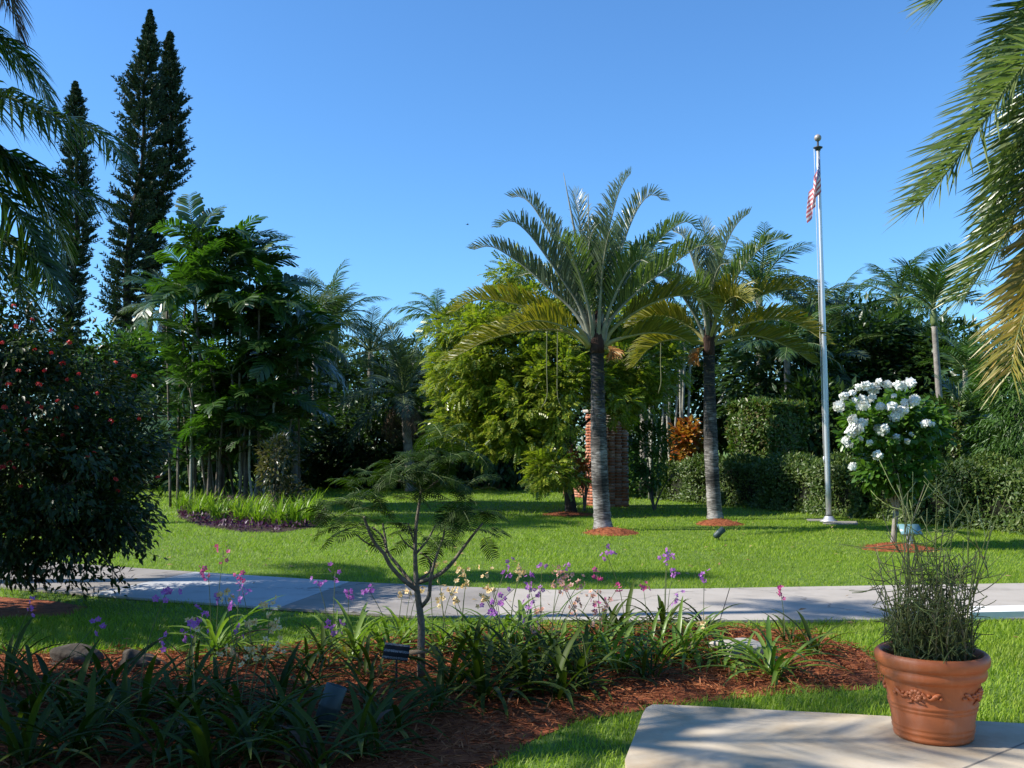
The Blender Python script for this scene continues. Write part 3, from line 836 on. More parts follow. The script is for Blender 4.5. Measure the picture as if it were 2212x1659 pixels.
def rel(pts):
    return [(1530 + x, 735 + y) for x, y in pts]
fr2 = [
    (rel([(0, 0), (5, -60), (18, -130), (40, -210), (65, -255), (88, -275)]), .3, 'tri_leaf', .05),
    (rel([(2, 0), (15, -50), (50, -120), (95, -180), (135, -215), (170, -218)]), -.4, 'tri_green', .05),
    (rel([(4, 5), (30, -40), (80, -80), (140, -105), (190, -110), (230, -90)]), .2, 'tri_yellow', .06),
    (rel([(4, 8), (40, -20), (100, -40), (160, -45), (210, -25), (258, 8)]), -.5, 'tri_yellow', .08),
    (rel([(4, 10), (40, 0), (90, -10), (140, 0), (190, 25), (225, 50)]), .4, 'tri_yellow', .1),
    (rel([(-2, 0), (-8, -60), (-22, -130), (-40, -190), (-55, -225), (-75, -235)]), .6, 'tri_leaf', .05),
    (rel([(-4, 4), (-25, -45), (-60, -100), (-100, -140), (-135, -150), (-165, -130)]), -.4, 'tri_leaf', .05),
    (rel([(-4, 6), (-35, -25), (-85, -50), (-130, -50), (-170, -30)]), .3, 'tri_yellow', .07),
    (rel([(-4, 8), (-40, 0), (-90, 0), (-130, 20), (-160, 55)]), -.3, 'tri_yellow', .1),
    (rel([(0, 0), (2, -60), (10, -120), (25, -160), (45, -165)]), -1.6, 'tri_leaf', .06),
    (rel([(0, 0), (-5, -50), (-20, -100), (-40, -120), (-60, -110)]), -1.6, 'tri_green', .06),
    (rel([(2, 2), (15, -40), (35, -80), (60, -95), (85, -80)]), -1.7, 'tri_yellow', .06),
    (rel([(0, 0), (8, -60), (30, -120), (55, -150), (80, -150)]), 1.6, 'tri_leaf', .06),
    (rel([(0, 0), (-8, -50), (-30, -100), (-55, -130)]), 1.6, 'tri_green', .06),
    (rel([(-3, 14), (-16, 20), (-22, 36), (-24, 50)]), -.2, 'tri_dead', .3, .5),
    (rel([(0, 0), (3, -80), (0, -150), (-8, -230), (-10, -260)]), .9, 'tri_leaf', .04),
    (rel([(1, 0), (30, -70), (55, -110), (58, -80), (55, -40), (50, -15)]), -.8, 'tri_yellow', .15),
]
b2 = gp(1545, 1123)
tri_palm('smaller triangle palm with yellowing lower fronds, right of the pair near the flagpole', b2, (1531, 757), b2[1], .155, fr2, 1, 12)

# ================================================================== FLAGPOLE + FLAG
fpb = gp(1791, 1127)
fp = thing('flagpole', 'tall silver metal flagpole with ball top in front of the hedge', 'flagpole', fpb)
ftop = pd(1767, 322, fpb[1]) - fpb
mb = MB(); mb.add(*tube(catmull([np.zeros(3), ftop], 12), [.060, .060, .055, .044, .040], 14)); mb.build('pole', 'alu', fp, True)
mb = MB(); mb.add(*lathe([(.0, -.03), (.055, -.03), (.055, .0), (.09, .015), (.10, .035), (.07, .05), (.02, .06), (.02, .17), (0, .17)], 16)); mb.build('truck', 'dark_metal', fp, True, ftop)
mb = MB(); mb.add(*blob((0, 0, .24), (.075, .075, .075), 16, 12, 0.0)); mb.build('ball', 'ball', fp, True, ftop)
mb = MB(); mb.add(*tube(catmull([ftop + np.array((-.085, -.01, 0)), ftop * .5 + np.array((-.085, -.03, 0)), np.array((-.085, 0, 1.3))], 14), .006, 4)); mb.build('halyard', 'post_white', fp)
mb = MB(); mb.add(*box((-.085, -.01, 1.28), (.03, .02, .14))); mb.build('cleat', 'alu', fp)
mb = MB(); mb.add(*lathe([(.19, 0), (.19, .02), (.12, .05), (.09, .11), (.075, .12)], 18)); mb.build('base_collar', 'alu', fp, True)
for (x0, x1, y0, y1) in ((1742, 1788, 1123, 1127), (1775, 1850, 1128, 1134)):
    poly_sheet('concrete_pad', [tuple(gp(x0, y0)), tuple(gp(x1, y0)), tuple(gp(x1 + 4, y1)), tuple(gp(x0 + 4, y1))], .003, 'concrete_c', thick=.02)
def flag_mat():
    m, nt, b, out = new_mat('flag_cloth')
    uv = nt.nodes.new('ShaderNodeUVMap')
    sep = nt.nodes.new('ShaderNodeSeparateXYZ'); nt.links.new(uv.outputs[0], sep.inputs[0])
    def mth(op, a, b_=None, c=None):
        n = nt.nodes.new('ShaderNodeMath'); n.operation = op
        for i, v in enumerate((a, b_, c)):
            if v is None: continue
            if isinstance(v, (int, float)): n.inputs[i].default_value = v
            else: nt.links.new(v, n.inputs[i])
        return n.outputs[0]
    u, v = sep.outputs[0], sep.outputs[1]
    stripe = mth('LESS_THAN', mth('MODULO', mth('MULTIPLY', v, 13.0), 2.0), 1.0)       # v = 0 at the top
    canton = mth('MULTIPLY', mth('LESS_THAN', u, .4), mth('LESS_THAN', v, 7 / 13))
    gu = mth('MULTIPLY', u, 11 / .4 / 2); gv = mth('MULTIPLY', v, 9 / (7 / 13))
    row = mth('FLOOR', gv)
    fu = mth('SUBTRACT', mth('FRACT', mth('ADD', gu, mth('MULTIPLY', mth('MODULO', row, 2.0), .5))), .5)
    fv = mth('SUBTRACT', mth('FRACT', gv), .5)
    d = mth('SQRT', mth('ADD', mth('POWER', mth('MULTIPLY', fu, 1.9), 2.0), mth('POWER', fv, 2.0)))
    star = mth('LESS_THAN', d, .36)
    def mix(f, a, b_):
        n = nt.nodes.new('ShaderNodeMixRGB'); nt.links.new(f, n.inputs[0])
        for i, c in ((1, a), (2, b_)):
            if isinstance(c, tuple): n.inputs[i].default_value = (*c, 1)
            else: nt.links.new(c, n.inputs[i])
        return n.outputs[0]
    st = mix(stripe, (.82, .80, .78), (.62, .16, .17))
    ca = mix(star, (.10, .13, .32), (.8, .8, .8))
    colr = mix(canton, st, ca)
    nt.links.new(colr, b.inputs['Base Color'])
    b.inputs['Roughness'].default_value = .8
    tr = nt.nodes.new('ShaderNodeBsdfTranslucent'); nt.links.new(colr, tr.inputs[0])
    ms = nt.nodes.new('ShaderNodeMixShader'); ms.inputs[0].default_value = .35
    nt.links.new(b.outputs[0], ms.inputs[1]); nt.links.new(tr.outputs[0], ms.inputs[2]); nt.links.new(ms.outputs[0], out.inputs[0])
    return m
nu, nv = 40, 26
fa = pd(1762, 338, fpb[1])
u, v = np.meshgrid(np.linspace(0, 1, nu), np.linspace(0, 1, nv), indexing='ij')
u = u.ravel(); v = v.ravel()
zz = -(.78 * v + .80 * u * (1 - .12 * v))
spread = np.clip(.22 - zz / 1.7, 0, 1)
xx = -.065 - .30 * u ** .7 * spread + .05 * np.sin(5.0 * PI * u + 1.2) * spread + .03 * v * u + .0
yy = -.03 + .10 * np.cos(4.0 * PI * u + 1.5 * v) * np.clip(u * 3, 0, 1) - .1 * u
V = np.stack([fa[0] + .10 + xx - .01 * zz, fa[1] + yy - .07, fa[2] + zz], 1)
i, j = np.meshgrid(np.arange(nu - 1), np.arange(nv - 1), indexing='ij')
A = (i * nv + j).ravel()
Fq = np.stack([A, A + 1, A + nv + 1, A + nv], 1)
mb = MB(); mb.add(V - fa, Fq)
fl = mb.build('flag', flag_mat(), smooth=True, loc=fa)
ul = fl.data.uv_layers.new(name='UVMap')
ul.data.foreach_set('uv', np.stack([u, v], 1)[Fq.ravel()].astype(np.float32).ravel())
tag(fl, 'limp red, white and blue striped flag hanging at the top of the pole', 'flag')

# ================================================================== BRICK PILLAR
pb = gp(1312, 1094)
pil = thing('brick_pillar', 'red brick pillar standing behind the larger triangle palm', 'pillar', pb, rz=math.radians(24))
M['brick'] = noise_mat('red_brick', [(.26, .075, .04), (.34, .11, .055), (.38, .15, .08)], 5, .9, 5, bump=.3)
M['brick_p'] = noise_mat('pink_brick', [(.40, .17, .10), (.48, .23, .15), (.50, .27, .18)], 5, .9, 5, bump=.3)
M['mortar'] = noise_mat('mortar', [(.34, .30, .26), (.44, .40, .35)], 20, .95)
PW, PDp, PH = .84, .80, 2.42
mb = MB(); mb.add(*box((0, 0, PH / 2), (PW - .02, PDp - .02, PH))); mb.build('mortar_core', 'mortar', pil)
mb = MB(); mb.add(*box((0, 0, 0), (.205, .10, .062))); bm1 = mb.mesh('brick', 'brick')
mb = MB(); mb.add(*box((0, 0, 0), (.205, .10, .062))); bm2 = mb.mesh('brick', 'brick_p')
mb = MB(); mb.add(*box((0, 0, 0), (.095, .10, .062))); bm3 = mb.mesh('brick', 'brick')
cnt = 0
for c in range(int(PH / .0755) + 1):
    z = .036 + c * .0755
    for face in ('front', 'left'):
        ln = PW if face == 'front' else PDp
        nb = 4
        pitch = ln / (nb + (.5 if c % 2 else 0))
        xs = [-ln / 2 + (k + .5) * pitch + (pitch * .25 if c % 2 else 0) for k in range(nb)]
        for xk in xs:
            me = bm1 if random.random() < .6 else bm2
            jit = random.uniform(-.003, .003)
            if face == 'front':
                link('brick', me, pil, (xk, -PDp / 2 + .045 + jit, z), scale=(pitch / .217, 1, 1))
            else:
                link('brick', me, pil, (-PW / 2 + .045 + jit, xk, z), rot=(0, 0, PI / 2), scale=(pitch / .217, 1, 1))
            cnt += 1
mb = MB(); mb.add(*box((0, 0, PH + .045), (PW + .1, PDp + .1, .08))); mb.build('cap', 'mortar', pil)
# low plinth running back to the left of the pillar
lw = thing('brick_plinth', 'low brick plinth running back beside the red pillar', 'wall', gp(1262, 1075), rz=math.radians(118))
mb = MB(); mb.add(*box((0, 0, .15), (1.9, .3, .30))); mb.build('mortar_core', 'mortar', lw)
for c in range(4):
    for k in range(9):
        link('brick', bm2 if random.random() < .7 else bm1, lw, (-.95 + (k + .5) * .211 + (0 if c % 2 else .0), .118, .036 + c * .0755), scale=(.97, 1, 1))
for k in range(18):
    link('brick', bm2, lw, (-.9 + k * .1055, 0.0, .322), rot=(0, 0, PI / 2), scale=(1.5, .98, 1))

# ================================================================== YELLOW-GREEN TREE
tb = gp(1235, 1110)
yt = thing('yellow_green_tree', 'broad yellow-green tree with drooping compound leaves behind the palms', 'tree', tb)
fork = pd(1215, 985, tb[1]) - tb
mb = MB(); mb.add(*tube(catmull([np.zeros(3), pd(1228, 1050, tb[1]) - tb, fork], 12), [.14, .10, .09], 9)); mb.build('trunk', 'darkbark', yt, True)
cb = MB(); cD = MB()
g = np.random.default_rng(5)
lobes = [((1090, 780), 23.5, (1.75, 1.6, 1.25), 95), ((1200, 860), 23.0, (1.9, 1.5, 1.25), 95), ((1010, 820), 24.2, (1.0, 1.2, .9), 40),
         ((1350, 820), 24.0, (1.0, 1.2, 1.1), 50), ((1130, 680), 24.0, (1.3, 1.2, .75), 46), ((1115, 600), 24.5, (.6, .6, .32), 12), ((1010, 715), 24, (1.05, 1.0, .5), 28),
         ((1000, 920), 24, (.8, 1.0, .6), 28), ((1090, 950), 23.3, (.9, 1.0, .5), 28), ((1180, 1020), 22.2, (.5, .5, .42), 12), ((1400, 780), 25, (.9, 1.0, .8), 40), ((1370, 700), 25.2, (.8, 1.0, .6), 30), ((1260, 720), 24.3, (1.3, 1.2, .7), 40)]
allC = []
for (x, y), d, r, nc in lobes:
    def clear(Cc):      # the crown opens in front of the brick pillar
        q = np.array([topx(p + tb) for p in Cc])
        return ~((q[:, 0] > 1232) & (q[:, 0] < 1318) & (q[:, 1] > 860))
    C = clump_cloud(cb, SPRAY, pd(x, y, d) - tb, (r[0], r[1] * .75, r[2]), nc, 34, .36, .21, lo=.35, hang=.12, g=g, keep=clear)
    allC.append(C)
allC = np.vstack(allC)
limbs(yt, fork, allC[g.permutation(len(allC))[:16]], .05, 'darkbark')
cb.build('crown', 'rain', yt, kind='stuff')
for nm, (x, y0, y1, hook), dd in (('a', (1182, 700, 880, 12), 21.6), ('b', (1205, 690, 885, -14), 21.7), ('c', (1302, 760, 900, 2), 21.5), ('d', (1428, 720, 850, 6), 21.9)):
    P = [pd(x, y0, dd), pd(x - 1, (y0 + y1) / 2, dd), pd(x, y1 - 25, dd), pd(x - hook, y1, dd)]
    mb = MB(); mb.add(*tube(catmull(np.array(P) - P[0], 14), .012, 5))
    o = mb.build('hanging_vine', 'vine', loc=P[0])
    tag(o, {'a': 'thin hanging vine left of the larger palm trunk, leftmost of the pair', 'b': 'thin hanging vine left of the larger palm trunk, rightmost of the pair', 'c': 'thin hanging vine just right of the larger palm trunk', 'd': 'thin hanging vine in front of the pale canes'}[nm], 'vine', 'vines hanging from the yellow-green tree')

# ================================================================== COOK PINES
def pine(label, prof, depth, seed, lowest):
    g = np.random.default_rng(seed)
    prof = np.array(prof, float)
    px2m = depth / F
    zs = np.array([pd(CX, y, depth)[2] for y in prof[:, 0]])
    xs = np.array([pd(x, y, depth)[0] for y, x in prof[:, :2]])
    rs = prof[:, 2] * px2m
    o_ = np.argsort(zs); zs, xs, rs = zs[o_], xs[o_], rs[o_]
    base = np.array((xs[0], depth, 0))
    t = thing('cook_pine', label, 'tree', base, 'tall dark pines at the left')
    top = zs[-1]
    P = np.stack([np.interp(np.linspace(0, top, 24), zs, xs) - base[0], np.zeros(24), np.linspace(0, top, 24)], 1)
    mb = MB(); mb.add(*tube(P, [.34, .28, .2, .1, .03], 8)); mb.build('trunk', 'darkbark', t, True)
    cb = MB(); wood = MB()
    z = max(zs[0], lowest)
    allP = []; allD = []; allU = []; allS = []
    while z < top - .1:
        r = np.interp(z, zs, rs); x = np.interp(z, zs, xs) - base[0]
        nb = 8
        a0 = g.uniform(0, 6.28)
        for k in range(nb):
            a = a0 + k * 2 * PI / nb + g.uniform(-.25, .25)
            L = max(.08, r * g.uniform(.55, 1.22))
            rise = g.uniform(-.02, .22)
            asc = .10 + .55 * max(0, (z / top - .55) / .45) * min(1, r / .8)      # upper branches climb steeply
            dirs = [(a, 1.0, 0.0)] + [(a + s_ * g.uniform(.22, .5), g.uniform(.62, .95), .3) for s_ in (-1, 1)]
            for ai, ls, st in dirs:
                n = 11
                s = np.linspace(st, 1, n)
                l = L * ls
                zj = z + g.uniform(-.22, .22) * min(1, r)
                C = np.stack([x + np.cos(ai) * l * s, np.sin(ai) * l * s, zj + l * ((rise - .2 + asc) * s + .30 * s ** 3)], 1)
                T = tangents(C)
                m = 8
                idx = np.repeat(np.arange(2 if L > .5 else 0, n), m)
                nn = len(idx)
                R = rdir(nn, g)
                Tn = T[idx]
                R = nrm(R - Tn * np.sum(R * Tn, 1, keepdims=True))
                allP.append(C[idx] + g.normal(size=(nn, 3)) * .012 - Tn * .03)
                allD.append(R * .75 + Tn * .8 + np.array((0, 0, .3)))
                allU.append(np.cross(R, Tn) + rdir(nn, g) * .4)
                allS.append(g.uniform(.17, .27, nn) * min(1, .5 + L / 2.5))
        z += max(.16, .54 * min(1, r / 1.2 + .15)) * g.uniform(.8, 1.2)
    T_ = (np.array([(0, 0, 0), (.4, .15, 0), (1, 0, .1), (.4, -.15, 0)]), np.array([(0, 3, 2, 1)]))
    scatter(cb, T_, np.vstack(allP), np.vstack(allD), np.vstack(allU), np.concatenate(allS))
    cb.build('crown', 'pine', t, kind='stuff')
pine('tallest dark columnar pine rising above the clump palm', [(20, 325, 2), (60, 323, 12), (120, 318, 28), (200, 309, 50), (300, 312, 62), (380, 306, 56), (440, 290, 50), (520, 280, 48), (600, 275, 56), (680, 275, 58), (760, 285, 50), (900, 290, 46), (1000, 290, 40)], 55, 21, 2.5)
pine('slightly shorter pine joined to the right side of the tallest pine', [(65, 368, 2), (110, 366, 14), (200, 368, 32), (300, 372, 44), (380, 362, 46), (415, 348, 48), (470, 335, 26), (700, 320, 24), (1000, 315, 22)], 56.5, 22, 10)
pine('separate slimmer pine farthest left behind the drooping fronds', [(175, 163, 2), (230, 163, 20), (300, 165, 30), (420, 165, 46), (500, 168, 48), (560, 160, 36), (620, 155, 36), (700, 150, 40), (760, 150, 40), (1000, 150, 36)], 62, 23, 3.0)

# ================================================================== FROND SETS FOR THE OTHER PALMS
V_feather = frond_variants(4, 2.1, [.35, .55, .15], 1.15, 34, .55, .045, .035, ['stem_green', 'palm_mid'], fwd=.45, side=.7, up=.1, droop=.55)
V_dark = frond_variants(4, 2.3, [.35, .6, .2], 1.25, 36, .58, .045, .035, ['stem_green', 'palm_dark'], fwd=.45, side=.7, up=.0, droop=.6)
V_grey = frond_variants(3, 2.2, [.45, .6, .3], 1.1, 36, .55, .04, .035, ['stem_green', 'palm_grey'], fwd=.55, side=.65, up=.2, droop=.3)
V_clump = frond_variants(6, 1.5, [.8, .55, 1.0, .4], 1.35, 24, .48, .068, .016, ['stem_green', 'clump'], fwd=.5, side=.75, up=.12, droop=.22, cut=True, prof=lambda s: np.interp(s, [0, .2, .6, 1], [.6, .95, 1, .55]))
V_dry = frond_variants(2, 2.0, [.1, .0], .9, 26, .5, .03, .03, ['brown_frond', 'brown_frond'], name='dry_frond', fwd=.4, side=.5, up=-.2, droop=.8)
V_slim = frond_variants(4, 1.5, [.5, .7, .3], 1.0, 26, .50, .05, .022, ['stem_green', 'palm_mid'], fwd=.55, side=.75, up=.25, droop=.2)

# ---- clump palm, left of centre
cpb = pd(500, 1092, 25.5); cpb[2] = 0
t = thing('clump_palm', 'large many-stemmed clump palm with glossy jagged fronds beside the island bed', 'palm', cpb)
g = random.Random(31)
heads = [((430, 500), -.6), ((395, 560), .3), ((500, 520), .4), ((460, 580), -1.0), ((540, 560), .2), ((575, 610), -.5), ((420, 650), -1.1), ((500, 660), .7), ((385, 720), -.7), ((600, 700), .5), ((540, 720), -.6), ((450, 760), -1.2), ((640, 690), .6), ((620, 790), .3), ((400, 830), -.9), ((560, 850), -.2), ((500, 560), .9), ((350, 640), .2), ((640, 880), .5), ((460, 530), .5), ((410, 600), -1.2), ((520, 610), -1.1), ((560, 660), -1.2), ((460, 690), .2), ((600, 760), -1.0), ((380, 780), .4), ((500, 800), -1.2), ((440, 840), .5), ((560, 790), .8), ((480, 900), -1.1), ((600, 860), -.9), ((400, 900), .4), ((650, 760), -.5), ((540, 920), -1.0)]
for k, ((x, y), dz) in enumerate(heads):
    h = pd(x + (10 if x < 420 else -8 if x > 580 else 0), y + 34 if y < 640 else y + 8, 25.5 + dz) - cpb
    b = np.array((g.uniform(-1.15, .9) if k > 3 else -.9 + .13 * k, g.uniform(-.8, .8), 0))
    b[0] = b[0] * .2 + h[0] * .8
    mb = MB(); mb.add(*tube(catmull([b, (b + h) / 2 + np.array((g.uniform(-.08, .08), 0, 0)), h], 12), [.036, .03, .025], 7))
    mb.build('stem', 'stem_pale' if k % 3 == 0 else 'bark', t, True)
    for i in range(9):
        az = i * 2.4 + g.uniform(-.4, .4)
        link('frond', V_clump[g.randrange(6)], t, h, None, (Matrix.Rotation(az, 3, 'Z') @ Matrix.Rotation(g.uniform(-1.0, .25) if y < 590 else g.uniform(-.6, .6), 3, 'Y') @ Matrix.Rotation(g.uniform(-.6, .6), 3, 'X')).to_euler(), g.uniform(.62, 1.05) * (1 if x < 560 else 1.05))
for k in range(34):       # low suckers at the base
    x, y = random.choice([(410, 960), (440, 1000), (480, 960), (540, 960), (590, 940), (630, 980), (460, 900), (520, 900)])
    h = pd(x + g.uniform(-20, 20), y + g.uniform(-25, 25), 25.3 + g.uniform(-1, .8)) - cpb
    for i in range(3):
        link('frond', V_clump[g.randrange(6)], t, h, None, (Matrix.Rotation(g.uniform(0, 6.28), 3, 'Z') @ Matrix.Rotation(g.uniform(-.5, .4), 3, 'Y')).to_euler(), g.uniform(.5, .8))

# ---- date palm between the pines and the clump palm
palm('date_palm', 'date palm with a bristly crown between the tallest pine and the clump palm', pd(362, 1000, 46) * np.array((1, 1, 0)), pd(362, 668, 46), .28, V_grey, 26, 1.0, 'bark', tilt=(-.95, .6), seed=41, dead=(V_dry, 8))
# ---- palms behind, left to right
def bp(name, label, cx, cy_, d, tr, var, nf, sc, seed, bx=None, **kw):
    c = pd(cx, cy_, d)
    b = pd(bx if bx else cx, HOR, d); b[2] = 0
    return palm(name, label, b, c, tr, var, nf, sc, seed=seed, group='palms in the background', **kw)
bp('royal_palm', 'royal palm with upright spear and pale trunk, second palm right of the clump palm', 722, 745, 40, .17, V_feather, 20, 1.08, 51, bx=714, crownshaft=1.0, trunkmat='stem_pale', tilt=(-1.25, .5))
bp('coconut_palm', 'coconut palm with leaning ringed trunk and drooping dark fronds left of the yellow-green tree', 872, 850, 34, .17, V_grey, 26, 1.1, 52, bx=890, dead=(V_dry, 7), tilt=(-1.1, .7))
bp('dark_palm', 'dark feather palm right behind the clump palm', 640, 740, 33, .14, V_dark, 22, 1.1, 53, tilt=(-.9, .8))
bp('distant_palm', 'small distant palm peeking over the left of the yellow-green tree', 948, 690, 50, .16, V_feather, 16, 1.0, 54)
bp('green_palm', 'green palm behind the larger triangle palm crown', 1390, 600, 30, .12, V_feather, 18, .95, 55, tilt=(-1.0, .5))
bp('feather_palm', 'green feather palm behind the smaller triangle palm crown', 1640, 625, 34, .14, V_feather, 22, 1.05, 56, tilt=(-1.1, .5))
bp('feather_palm', 'dark feather palm just left of the flagpole behind the yellow fronds', 1745, 690, 36, .14, V_dark, 20, 1.0, 57)
bp('feather_palm', 'feather palm with drooping fronds just right of the flagpole', 1808, 690, 38, .15, V_feather, 20, 1.05, 58, bx=1775)
bp('royal_palm', 'tall royal palm with dark trunk right of the flagpole, left of the slim palm', 1942, 690, 40, .17, V_feather, 20, 1.12, 59, bx=1985, crownshaft=.9, tilt=(-1.2, .4))
bp('slim_palm', 'slim palm with bare grey trunk rising behind the white-flowered tree', 2018, 700, 25, .085, V_slim, 15, 1.05, 60, bx=2042, crownshaft=.45, tilt=(-1.0, .25))
bp('small_palm', 'small palm with pale twin stems in front of the light green tree at right', 2085, 800, 28, .08, V_slim, 14, .9, 61, trunkmat='stem_pale')
bp('fan_palm', 'low palm right of the hedge block with spreading fronds', 2075, 905, 21, .07, V_slim, 9, .7, 62)
bp('feather_palm', 'shaded feather palm low between the flagpole and the tall hedge', 1770, 800, 33, .12, V_grey, 18, 1.0, 63)
bp('feather_palm', 'shaded palm behind the left flank of the royal palm', 1880, 790, 37, .13, V_dark, 18, 1.05, 64)
bp('feather_palm', 'sunlit feather palm between the dark feather palm and the royal palm', 680, 700, 37, .13, V_grey, 20, 1.0, 66)
bp('feather_palm', 'pale green palm behind the tall clipped hedge', 1700, 760, 30, .11, V_feather, 16, .9, 67)
bp('dark_palm', 'dark drooping palm between the royal palm and the coconut palm', 800, 760, 42, .14, V_grey, 18, 1.0, 65)

# ---- pale canes
cb_ = pd(1430, HOR, 29); cb_[2] = 0
t = thing('cane_clump', 'cluster of tall pale canes in deep shade between the two triangle palms', 'bamboo', cb_)
g = random.Random(3)
for k in range(11):
    x0 = g.uniform(-.75, .75); x1 = x0 + g.uniform(-.1, .5)
    mb = MB(); mb.add(*tube(catmull([np.array((x0, g.uniform(-.5, .5), 0)), np.array(((x0 + x1) / 2, 0, 2.4)), np.array((x1, g.uniform(-.5, .5), 5.2))], 10), [.045, .04, .03], 6))
    mb.build('cane', 'stem_pale', t, True)
mb = MB(); clump_cloud(mb, NARROW, (0.3, 0, 5.0), (1.2, .8, .8), 26, 40, .4, .28, hang=.6)
mb.build('leaves', 'palm_mid', t, kind='stuff')

# ================================================================== LEFT NEAR PALM, RIGHT NEAR PALM
def near_palm(name, label, base, crown, polys, d0, extra, n, L, w, mats, rach, lf, seed, trunkrad, plume=.5):
    g = np.random.default_rng(seed)
    t = thing(name, label, 'palm', base)
    h = crown - base
    mb = MB(); mb.add(*tube(catmull([np.zeros(3), h * .5, h], 20), [trunkrad * 1.3, trunkrad, trunkrad * .9], 12)); mb.build('trunk', 'bark_pale', t, True)
    for pl, dz, mat in polys:
        m = len(pl)
        Q = [pd(x, y, d0 + dz * (j / (m - 1))) - base for j, (x, y) in enumerate(pl)]
        Q[0] = h
        C = catmull(Q, 30)
        fm = MB(); fm.add(*tube(C, [rach, rach * .6, rach * .2], 6), 0)
        leaflets(fm, C, n, L, w, g=g, **lf)
        leaflets(fm, C, n, L * .9, w, g=g, **{**lf, 'up': lf['up'] + plume, 'side': lf['side'] * .8})
        fm.build('frond', [mats[0], mat or mats[1]], t)
    for az, el, ln in extra:
        P = arch(ln, el, 1.3)
        R = Matrix.Rotation(az, 3, 'Z')
        P = np.array([R @ Vector(p) for p in P]) + h
        C = catmull(P, 24)
        fm = MB(); fm.add(*tube(C, [rach, rach * .6, rach * .2], 6), 0)
        leaflets(fm, C, n, L, w, g=g, **lf)
        fm.build('frond', mats, t)
    return t
lc = pd(-380, 260, 11.3)
near_palm('drooping_palm', 'near palm whose dark glossy fronds droop in from the upper left edge', np.array((lc[0] - .15, lc[1], 0)), lc,
    [([(-380, 250), (-200, 60), (-60, 50), (30, 110), (85, 170), (110, 235)], .3, None),
     ([(-380, 250), (-150, 180), (0, 205), (110, 245), (205, 280), (262, 335)], -.5, None),
     ([(-380, 260), (-150, 270), (0, 330), (110, 385), (190, 420), (243, 445)], .4, None),
     ([(-380, 270), (-200, 320), (-60, 380), (20, 440), (75, 520), (110, 620)], -.3, None),
     ([(-380, 280), (-220, 420), (-90, 520), (-10, 560), (40, 610), (75, 690)], .5, None),
     ([(-380, 260), (-180, 420), (-40, 500), (30, 530), (90, 570), (128, 625)], -.6, None),
     ([(-380, 260), (-200, 300), (-40, 330), (50, 380), (110, 460), (140, 540)], .8, None),
     ([(-380, 240), (-250, 0), (-120, -90), (-30, -70), (20, -10), (40, 70)], .2, 'brown_frond')],
    11.3, [(PI, .5, 2.6), (2.5, .7, 2.6), (-2.4, .6, 2.6)], 104, .68, .036, ['stem_green', 'palm_left'], .035,
    dict(fwd=.5, side=.65, up=-.05, droop=.5, s0=.12, jit=.10), 71, .16, .35)
rc = pd(2440, 100, 8.4)
near_palm('spiky_palm', 'near palm whose yellow-tipped spiky fronds hang in from the upper right edge', np.array((rc[0] + .1, rc[1], 0)), rc,
    [([(2440, 100), (2310, 70), (2215, 140), (2130, 255), (2050, 365), (1990, 440)], -.3, None),
     ([(2440, 120), (2330, 170), (2250, 330), (2190, 470), (2130, 570), (2085, 640)], .3, None),
     ([(2440, 110), (2350, 90), (2270, 190), (2210, 320), (2170, 430), (2150, 500)], .5, None),
     ([(2440, 140), (2360, 300), (2290, 470), (2235, 620), (2200, 720), (2185, 800)], -.4, 'palm_right_y'),
     ([(2440, 80), (2310, -70), (2190, -90), (2090, -60), (2025, 0)], .2, None),
     ([(2440, 90), (2340, -20), (2260, 20), (2200, 100), (2165, 200)], .7, None),
     ([(2440, 130), (2370, 230), (2300, 400), (2260, 560), (2225, 690)], .7, 'palm_right_y')],
    8.4, [(0, .6, 2.0), (.8, .8, 2.0), (-.8, .7, 2.0), (1.6, .9, 1.9), (-1.5, .4, 1.9)], 92, .64, .025, ['stem_green', 'palm_right'], .028,
    dict(fwd=.7, side=.6, up=.12, droop=.12, s0=.1, jit=.12, prof=lambda s: np.interp(s, [0, .2, .7, 1], [.7, 1, .9, .55])), 72, .17)

# ---- trees beyond the left edge that shade the bed and the patio
tree('shade_tree', 'leafy tree beyond the left edge shading the orchid bed', (-6.9, 5.0, 0), (-6.7, 5.0, 3.3), (1.75, 1.65, 1.85), 150, 62, .45, .2, 'backtree', .16, LEAF, nl=8, seed=81)
tree('shade_tree', 'tall tree beyond the left edge shading the middle of the lawn', (-14.6, 19.6, 0), (-14.4, 20.0, 11.2), (1.8, 2.6, 1.4), 90, 50, .5, .25, 'backtree', .2, LEAF, nl=6, seed=83)
tree('shade_tree', 'leafy tree beyond the left edge shading the grass strip before the path', (-8.4, 8.45, 0), (-8.2, 8.45, 3.7), (1.5, .95, 1.5), 80, 60, .4, .2, 'backtree', .14, LEAF, nl=6, seed=84)
palm('shade_palm', 'slender tall palm beyond the left edge casting a tuft of shadow on the path', (-6.3, 8.6, 0), (-6.2, 8.6, 7.4), .1, V_slim, 12, .62, seed=85)
palm('shade_palm', 'tall palm beyond the left edge dappling the patio', (-7.2, 4.6, 0), (-7.0, 4.6, 6.3), .16, V_dark, 9, 1.1, seed=82)

